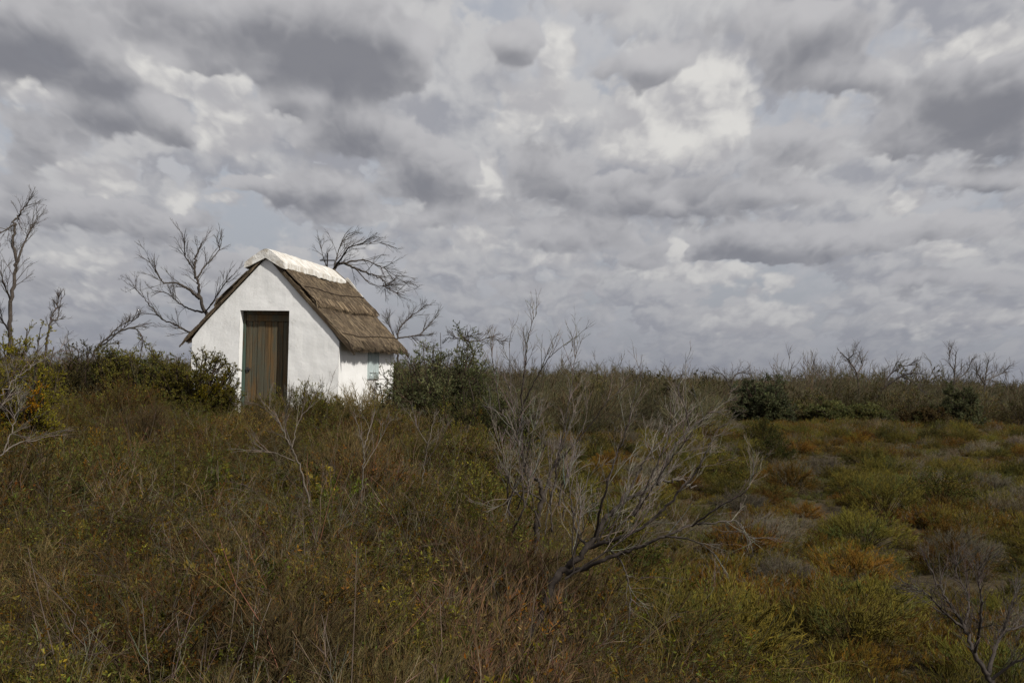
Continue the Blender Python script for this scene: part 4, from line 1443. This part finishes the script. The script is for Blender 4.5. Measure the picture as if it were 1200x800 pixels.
# ------------------------------------------------------------------ leafy bushes
def make_bush(name, label, where, rx, ry, h, leaf, leaf2, n=46, leaf_l=(.022, .038), nl=10, wood=(.06, .045, .032), twig=.008, lw=.42, category='bush', group=None, mixf=.3, seed_up=.25, open_=.0, per=(10, 4)):
    g_ = Vector((where[0], where[1], float(height(where[0], where[1])) - .04))
    root = thing(name, label, category, g_, 0, group)
    n = int(n * 1.7)
    s0 = stems(n, .25, (.58, .92), 1.30, 6, .0, .13)
    lumps = 1 + .20 * np.array([mnoise.noise(Vector(tuple(v * 2.0 + where[0]))) for v in s0[:, -1]])[:, None, None]
    s0 = s0 * lumps
    sc_ = np.array([rx, ry, h])
    s0s = s0 * sc_
    s0s[:, :, 2] = np.maximum(s0s[:, :, 2], .02)
    b_ = Bag()
    b_.tubes(s0s, taper(s0s, twig * 2.2, twig * .6), tint(n, wood), sides=4)
    link('trunk', b_.mesh('trunk', M_BARK), root)
    av = (rx + h) / 2
    s1, par1, _ = sprout(s0s, per[0], (.22, 1.0), (.12 * av, .27 * av), 1.0, 4, seed_up * .3, .2)
    s1[:, :, 2] = np.maximum(s1[:, :, 2], .03)
    b_ = Bag()
    b_.tubes(s1, taper(s1, twig * .7, twig * .3), tint(len(s1), wood))
    s2, par2, _ = sprout(s1, per[1], (.2, 1.0), (.06 * av, .13 * av), 1.0, 3, seed_up * .3, .2)
    b_.tubes(s2, taper(s2, twig * .35, twig * .2), tint(len(s2), wood))
    m_ = len(s2) * nl
    par = np.repeat(np.arange(len(s2)), nl)
    p_, tan = along(s2[par], rng.uniform(.05, 1, m_))
    ax = unit(unit(tan) + rng.normal(0, .75, (m_, 3)) + np.array([0, 0, .2]))
    br = par1[par2[par]]
    bare = rng.random(len(s1)) < open_
    whole = np.where((rng.random((len(s1), 1)) < mixf)[br], np.asarray(leaf2), np.asarray(leaf)) * rng.uniform(.75, 1.25, (len(s1), 1))[br]
    L_ = rng.uniform(leaf_l[0], leaf_l[1], m_)
    k_ = ~bare[br]
    b_.leaves(p_[k_], ax[k_], L_[k_], (L_ * lw)[k_], (whole * rng.uniform(.7, 1.3, (m_, 1)) * (1 + rng.normal(0, .06, (m_, 3))))[k_])
    link('crown', b_.mesh('crown', M_PLANT), root)
    return root


def spot(px, D):
    v = at(px, 440, D)
    return (v.x, v.y)


SAGE, OLIVE_D = (.09, .10, .05), (.150, .138, .042)
make_bush('green_bush', 'tall dark green bush against the right end of the hut', spot(520, 19.4), 1.3, .95, 1.95, (.120, .126, .066), (.160, .160, .088), 70, nl=13)
make_bush('green_bush', 'rounded green bush right of the tall dark one by the hut', spot(570, 18.2), 1.05, .8, 1.72, (.122, .130, .056), (.155, .148, .056), 60, nl=12)
make_bush('green_bush', 'small grey-green bush under the blue window shutter', spot(452, 19.0), .36, .35, .78, (.11, .12, .075), (.09, .095, .05), 22, (.022, .04), 4, open_=.2)
make_bush('green_bush', 'yellow-green bush at the left corner of the hut', spot(228, 18.2), .85, .7, 1.35, OLIVE_D, (.18, .155, .034), 60, open_=.05)
make_bush('green_bush', 'broad olive bush on the crest left of the hut', spot(160, 18.6), 1.0, .7, 1.45, OLIVE_D, (.08, .09, .034), 60)
make_bush('brown_bush', 'dense brown-green bush on the crest between tamarisk and olive bush', spot(100, 18.6), .95, .7, 1.35, (.095, .080, .034), (.12, .085, .038), 54, (.02, .04), open_=.3)
make_bush('tamarisk', 'sparse yellowish tamarisk with orange tips at the left edge', spot(24, 13.5), .55, .5, 2.0, (.150, .138, .032), (.27, .145, .022), 52, (.02, .036), 12, lw=.34, open_=.10, mixf=.14)
make_bush('green_bush', 'low olive bush in front of the white wall beside the door', spot(385, 18.6), .60, .4, .55, OLIVE_D, (.09, .08, .022), 40, (.018, .032), 10, open_=.15)
make_bush('green_bush', 'low brown-green bush at the foot of the door', spot(318, 18.2), .5, .4, .45, (.075, .065, .022), (.10, .075, .022), 36, (.018, .032), 10, open_=.25)
make_bush('green_bush', 'olive bush below the tall dark bush in front of the side wall', spot(455, 16.5), .8, .6, .66, OLIVE_D, (.085, .075, .02), 44, (.018, .032), 10, open_=.15)
make_bush('green_bush', 'lowest yellow-olive bush between hut and upright dead tree', spot(540, 14.0), .7, .6, .62, (.085, .078, .02), (.06, .06, .02), 44, (.02, .036), open_=.2)

far_leaf = dict(n=70, leaf_l=(.08, .15), nl=11, twig=.025)
make_bush('dark_bush', 'far round dark green bush standing alone above the scrub', spot(893, 72), 2.15, 1.8, 3.6, (.078, .084, .048), (.10, .104, .056), **far_leaf)
make_bush('dark_bush', 'far dark bush below the forked trees at right', spot(1127, 74), 1.45, 1.2, 3.1, (.074, .080, .044), (.092, .096, .05), **far_leaf)
make_bush('dark_bush', 'long low dark green bush at the foot of the grey scrub', spot(985, 74), 3.6, 1.6, 1.6, (.085, .088, .040), (.105, .10, .044), **far_leaf)
make_bush('dark_bush', 'far olive bush half hidden in the scrub left of the round dark bush', spot(790, 68), 1.8, 1.5, 2.6, (.070, .068, .034), (.09, .076, .038), **far_leaf)
make_bush('dark_bush', 'far green bush on the skyline behind the dead trees', spot(690, 66), 1.8, 1.5, 2.9, (.095, .085, .042), (.12, .095, .05), **far_leaf)
make_bush('rust_bush', 'far rust-brown bush below the arching tree', spot(1085, 70), 1.6, 1.3, 1.5, (.075, .052, .028), (.06, .055, .024), **far_leaf)

# ------------------------------------------------------------------ countable shrubs of the plain
def place(name, label, category, group, me_list, spots):
    made = []
    for i, (x, y, s, sz) in enumerate(spots):
        o = bpy.data.objects.new(name, me_list[i % len(me_list)])
        col.objects.link(o)
        o.location = (x, y, float(height(x, y)) - .03)
        o.rotation_euler = (rng.normal(0, .06), rng.normal(0, .06), rng.uniform(0, 6.28))
        o.scale = (s, s, s * sz)
        tag(o, label, category, group)
        made.append(o)
    return made


def in_photo(p_):
    q_ = CAM_ROT.transposed() @ (Vector(p_) - Vector((0, 0, EYE)))
    return (IMG_W / 2 + F_PX * q_.x / -q_.z, IMG_H / 2 - F_PX * q_.y / -q_.z) if q_.z < -.1 else (-999, -999)


def single_out(what, objs, marks):
    """Give the ones that something sets apart a label of their own"""
    seen = [(o, *in_photo(o.location + Vector((0, 0, .3)))) for o in objs]
    seen = [t for t in seen if 5 < t[1] < IMG_W - 5 and t[2] < IMG_H - 5]
    done = set()
    for text, key in marks:
        left = sorted(seen, key=key)
        if left and left[0][0].name not in done:
            left[0][0]['label'] = what + ' ' + text
            done.add(left[0][0].name)


def near_px(x, y):
    return lambda t: math.hypot(t[1] - x, t[2] - y)


def spread_spots(n, y0, y1, smin, smax, mind, on_plain=True, wide=.5, pw=1.6, taken=[], xr=None):
    got = []
    tries = 0
    while len(got) < n and tries < 6000:
        tries += 1
        y = y0 + (y1 - y0) * rng.random() ** pw
        x = rng.uniform(-wide * y, wide * y) if xr is None else rng.uniform(*xr) * y
        if on_plain and float(on_mound(x, y)) > .35:
            continue
        if any((x - a) ** 2 + (y - b_) ** 2 < mind ** 2 for a, b_, *_ in got + taken[-200:]):
            continue
        got.append((x, y, rng.uniform(smin, smax), rng.uniform(.8, 1.15)))
    taken.extend(got)
    return got


PLAIN_MARKS = [('nearest the bare shrub at the lower right corner', near_px(1120, 720)), ('nearest the tip of the leaning dead tree', near_px(890, 570)),
               ('closest to the far round dark bush', near_px(895, 500)), ('closest to the far dark bush at right', near_px(1127, 505)),
               ('farthest right of its kind on the plain', lambda t: -t[1]), ('farthest left of its kind on the plain', lambda t: t[1]), ('closest of its kind to the viewer on the plain', lambda t: -t[2])]
THICKET_MARKS = [('nearest the left edge of the picture in the thicket', lambda t: t[1]), ('nearest the foot of the hut door', near_px(315, 490)), ('nearest the corner of the white hut walls', near_px(396, 480)),
                 ('closest of its kind to the viewer in the thicket', lambda t: -t[2]), ('nearest the foot of the leaning dead tree', near_px(640, 690)), ('nearest the foot of the upright dead tree', near_px(625, 640)),
                 ('farthest right of its kind in the thicket', lambda t: -t[1])]
FAR_MARKS = [('farthest right along the edge of the plain', lambda t: -t[1]), ('nearest the far round dark bush', near_px(895, 460)), ('nearest the far dark bush at right', near_px(1127, 460)), ('nearest the arching dark tree', near_px(1045, 455)), ('farthest left of its kind', lambda t: t[1])]
mound_mesh = lambda f, k_=3: [f().mesh('shrub', M_PLANT) for _ in range(k_)]
DGREEN = (.058, .066, .020)
_objs = place('olive_shrub', 'rounded olive green salt-marsh shrub on the open plain', 'shrub', 'olive shrubs on the plain',
      mound_mesh(lambda: proto_dome(.5, .46, BROWN, (OLIVE, YELLOW, OLIVE, GREEN), 110), 4), spread_spots(85, 8, 64, .7, 1.7, 1.0))
single_out('olive green marsh shrub', _objs, PLAIN_MARKS)
_objs = place('rust_shrub', 'rounded rust-coloured salt-marsh shrub on the open plain', 'shrub', 'rust shrubs on the plain',
      mound_mesh(lambda: proto_dome(.46, .40, BROWN, (RUST, (.125, .082, .026), RUST, OLIVE), 100)), spread_spots(60, 8, 64, .7, 1.5, 1.0))
single_out('rust-coloured marsh shrub', _objs, PLAIN_MARKS)
_objs = place('grey_shrub', 'grey dead-looking twiggy shrub on the open plain', 'shrub', 'grey twiggy shrubs on the plain',
      mound_mesh(lambda: proto_dome(.5, .46, GREY, (GREY, GREY), 100, twiggy=5, bare=.85, r=.0036)), spread_spots(42, 8, 64, .7, 1.4, 1.0))
single_out('grey twiggy dead shrub', _objs, PLAIN_MARKS)
_objs = place('green_shrub', 'rounded dark green leafy shrub on the open plain', 'shrub', 'dark green shrubs on the plain',
      mound_mesh(lambda: proto_dome(.55, .56, BROWN, (DGREEN, OLIVE, DGREEN), 110, leaf=(.032, .4, 7))), spread_spots(36, 10, 64, .7, 1.6, 1.4))
single_out('dark green leafy shrub', _objs, PLAIN_MARKS)
# and of the thicket on the mound
mk = [(-1.9, 5.2), (-.7, 4.6), (-1.2, 6.6), (-2.9, 7.2), (.1, 6.0), (-.2, 8.2), (-1.9, 8.8), (-3.4, 9.4), (-.9, 10.4), (-4.6, 11.5), (-2.6, 11.2)]
def thicket_spots(n, y0, y1, mind, smin, smax):
    got, tries = [], 0
    while len(got) < n and tries < 5000:
        tries += 1
        y = y0 + (y1 - y0) * rng.random() ** 1.3
        x = rng.uniform(-.52 * y - .4, .05 * y + .5)
        q_ = np.array([[x, y]])
        if float(on_mound(x, y)) < .5 or not clear_of_hut(q_, .9)[0] or math.hypot(x + 4.3, (y - 19.0) * .7) < 1.6:
            continue
        if any((x - a) ** 2 + (y - b_) ** 2 < mind ** 2 for a, b_, *_ in got + thicket_taken):
            continue
        got.append((x, y, rng.uniform(smin, smax), rng.uniform(.8, 1.2)))
    thicket_taken.extend(got)
    return got


thicket_taken = []
_objs = place('rust_bush', 'rounded rusty brown bush in the thicket on the mound', 'bush', 'rusty bushes in the thicket',
      mound_mesh(lambda: proto_dome(.5, .55, (.125, .09, .046), (RUST, (.135, .10, .036), OLIVE, RUST), 95, leaf=(.024, .38, 6), twiggy=2, bare=.25)), thicket_spots(36, 3.9, 22, .62, .75, 1.35))
single_out('rusty brown bush', _objs, THICKET_MARKS)
place('olive_bush', 'rounded olive bush in the thicket on the mound', 'bush', 'olive bushes in the thicket',
      mound_mesh(lambda: proto_dome(.52, .58, BROWN, (OLIVE, GREEN, YELLOW, OLIVE), 95, leaf=(.028, .36, 7), twiggy=1, bare=.15)), thicket_spots(40, 3.9, 24, .62, .75, 1.35))
_objs = place('brown_bush', 'rounded leafless brown bush in the thicket on the mound', 'bush', 'leafless brown bushes in the thicket',
      mound_mesh(lambda: proto_dome(.52, .58, (.152, .118, .062), (TAN, (.13, .10, .05)), 85, twiggy=5, bare=.9, r=.0038)), thicket_spots(36, 4.2, 22, .62, .75, 1.35))
single_out('leafless brown bush', _objs, THICKET_MARKS)
foot = [(at(px, 700, D).x, D, s_, z_) for px, D, s_, z_ in ((590, 5.5, 1.15, 1.1), (655, 5.7, 1.1, 1.05), (620, 6.2, 1.1, 1.1), (560, 6.3, 1.2, 1.1), (690, 6.0, .9, 1.0), (600, 7.8, 1.2, 1.1), (650, 7.9, 1.2, 1.1), (560, 8.2, 1.2, 1.0))]
thicket_taken.extend(foot)
place('twiggy_bush', 'tangled rusty bush round the foot of the two dead trees', 'bush', 'bushes round the feet of the dead trees',
      mound_mesh(lambda: proto_dome(.5, .6, (.15, .108, .066), (RUST, TAN, OLIVE), 85, leaf=(.024, .38, 5), twiggy=4, bare=.5)), foot)
edge_spots = [(at(px, 560, D).x, D, s_, z_) for px, D, s_, z_ in ((20, 9.6, 1.3, 1.15), (80, 10.2, 1.2, 1.1), (-40, 9.0, 1.3, 1.1), (130, 11.5, 1.2, 1.1), (60, 8.2, 1.1, 1.0))]
thicket_taken.extend(edge_spots)
place('olive_bush', 'rounded olive bush in the thicket on the mound', 'bush', 'olive bushes in the thicket',
      mound_mesh(lambda: proto_dome(.52, .58, BROWN, (OLIVE, GREEN, RUST, OLIVE), 95, leaf=(.026, .36, 7), twiggy=2, bare=.2)), edge_spots)
single_out('rounded olive bush', [o for o in scene.objects if o.name.startswith('olive_bush')], THICKET_MARKS)
_objs = place('green_spray', 'bright green leafy spray growing through the thicket', 'plant', 'green sprays in the thicket',
      mound_mesh(lambda: proto_dome(.34, .42, BROWN, (GREEN, (.10, .12, .03), YELLOW), 40, leaf=(.036, .34, 8), bare=.1)), thicket_spots(26, 3.7, 12, .45, .8, 1.3))
single_out('bright green leafy spray', _objs, THICKET_MARKS)
scrub_mesh = [proto_dry((.130, .110, .072), 3.4, 20, (6, 6), .9, .014, (.25, .9)).mesh('scrub', M_PLANT) for _ in range(3)] + \
             [proto_dry((.110, .098, .060), 3.1, 24, (6, 6), 1.1, .014, (.25, .65)).mesh('scrub', M_PLANT) for _ in range(2)]
_objs = place('scrub_bush', 'tall grey leafless scrub bush along the far edge of the plain', 'bush', 'grey scrub along the far edge of the plain',
      scrub_mesh, [(x, y, s_ * (.48 + 1.25 * float(fbm2(x, y, 14.0, 2))), z_) for x, y, s_, z_ in spread_spots(120, 80, 104, .8, 1.5, 1.2, wide=.50, pw=.8)])
single_out('grey leafless scrub bush', _objs, FAR_MARKS)
_objs = place('hill_scrub', 'brown leafless scrub bush on the low rise behind the dead trees', 'bush', 'brown scrub on the low rise behind the dead trees',
      scrub_mesh[3:] + [proto_dry((.118, .100, .058), 3.2, 36, (7, 6), 1.0, .015, (.35, .7)).mesh('scrub', M_PLANT)], spread_spots(70, 46, 80, .7, 1.4, 1.3, on_plain=False, xr=(-.06, .165), pw=.8))
single_out('brown leafless scrub bush on the low rise', _objs, FAR_MARKS[1:2] + FAR_MARKS[4:])

place('olive_scrub', 'rounded olive bush among the grey scrub along the edge of the plain', 'bush', 'olive bushes along the far edge of the plain',
      [proto_leafy((.11, .085, .06), (.105, .098, .044), (.13, .105, .05), 2.7, 34, (7, 4), (.07, .14), .4, 9, .4, .014).mesh('scrub', M_PLANT) for _ in range(3)], spread_spots(34, 73, 96, .7, 1.35, 2.0, wide=.48, pw=1.0))

# scrub beyond, too far off to count
p = field(96, 230, .085, .62)
z = height(p[:, 0], p[:, 1])
idx = rng.integers(0, 5, len(p))
scrub_mesh += [proto_leafy((.11, .085, .06), (.085, .080, .034), (.11, .09, .045), 3.2, 20, (6, 4), (.10, .2), .4, 7, .4, .014).mesh('scrub', M_PLANT) for _ in range(2)]
idx = np.where(rng.random(len(p)) < .35, rng.integers(5, 7, len(p)), idx)
scatter('far_scrub', 'grey brown scrub closing the plain at the horizon', scrub_mesh, np.column_stack([p, z - .05]), rng.uniform(.85, 1.5, len(p)) * (.60 + 1.1 * fbm2(p[:, 0], p[:, 1], 16.0, 2)), idx, .06)
# brush on the back of the mound, left of and behind the hut
p = field(20, 60, .8, .62)
p = p[(on_mound(p[:, 0], p[:, 1]) > .5) & clear_of_hut(p, .5) & (p[:, 0] < -.02 * p[:, 1])]
p = p[~((p[:, 1] < 30) & (np.abs(p[:, 0] / p[:, 1] + .13) < .12))]
z = height(p[:, 0], p[:, 1])
back = [proto_leafy(BROWN, OLIVE_D, (.10, .075, .03), 1.6, 30, (7, 4), (.03, .055), .4, 10).mesh('clump', M_PLANT), proto_leafy((.12, .085, .05), (.12, .085, .034), OLIVE_D, 1.5, 26, (7, 4), (.025, .045), .4, 7).mesh('clump', M_PLANT), proto_dry((.13, .09, .055), 1.4, 26, (6, 6), 1.1, .006).mesh('clump', M_PLANT)]
scatter('hill_undergrowth', 'brown and olive brush along the crest of the mound', back, np.column_stack([p, z - .04]), rng.uniform(.45, .85, len(p)), rng.choice([0, 0, 1, 1, 2], len(p)), .15)
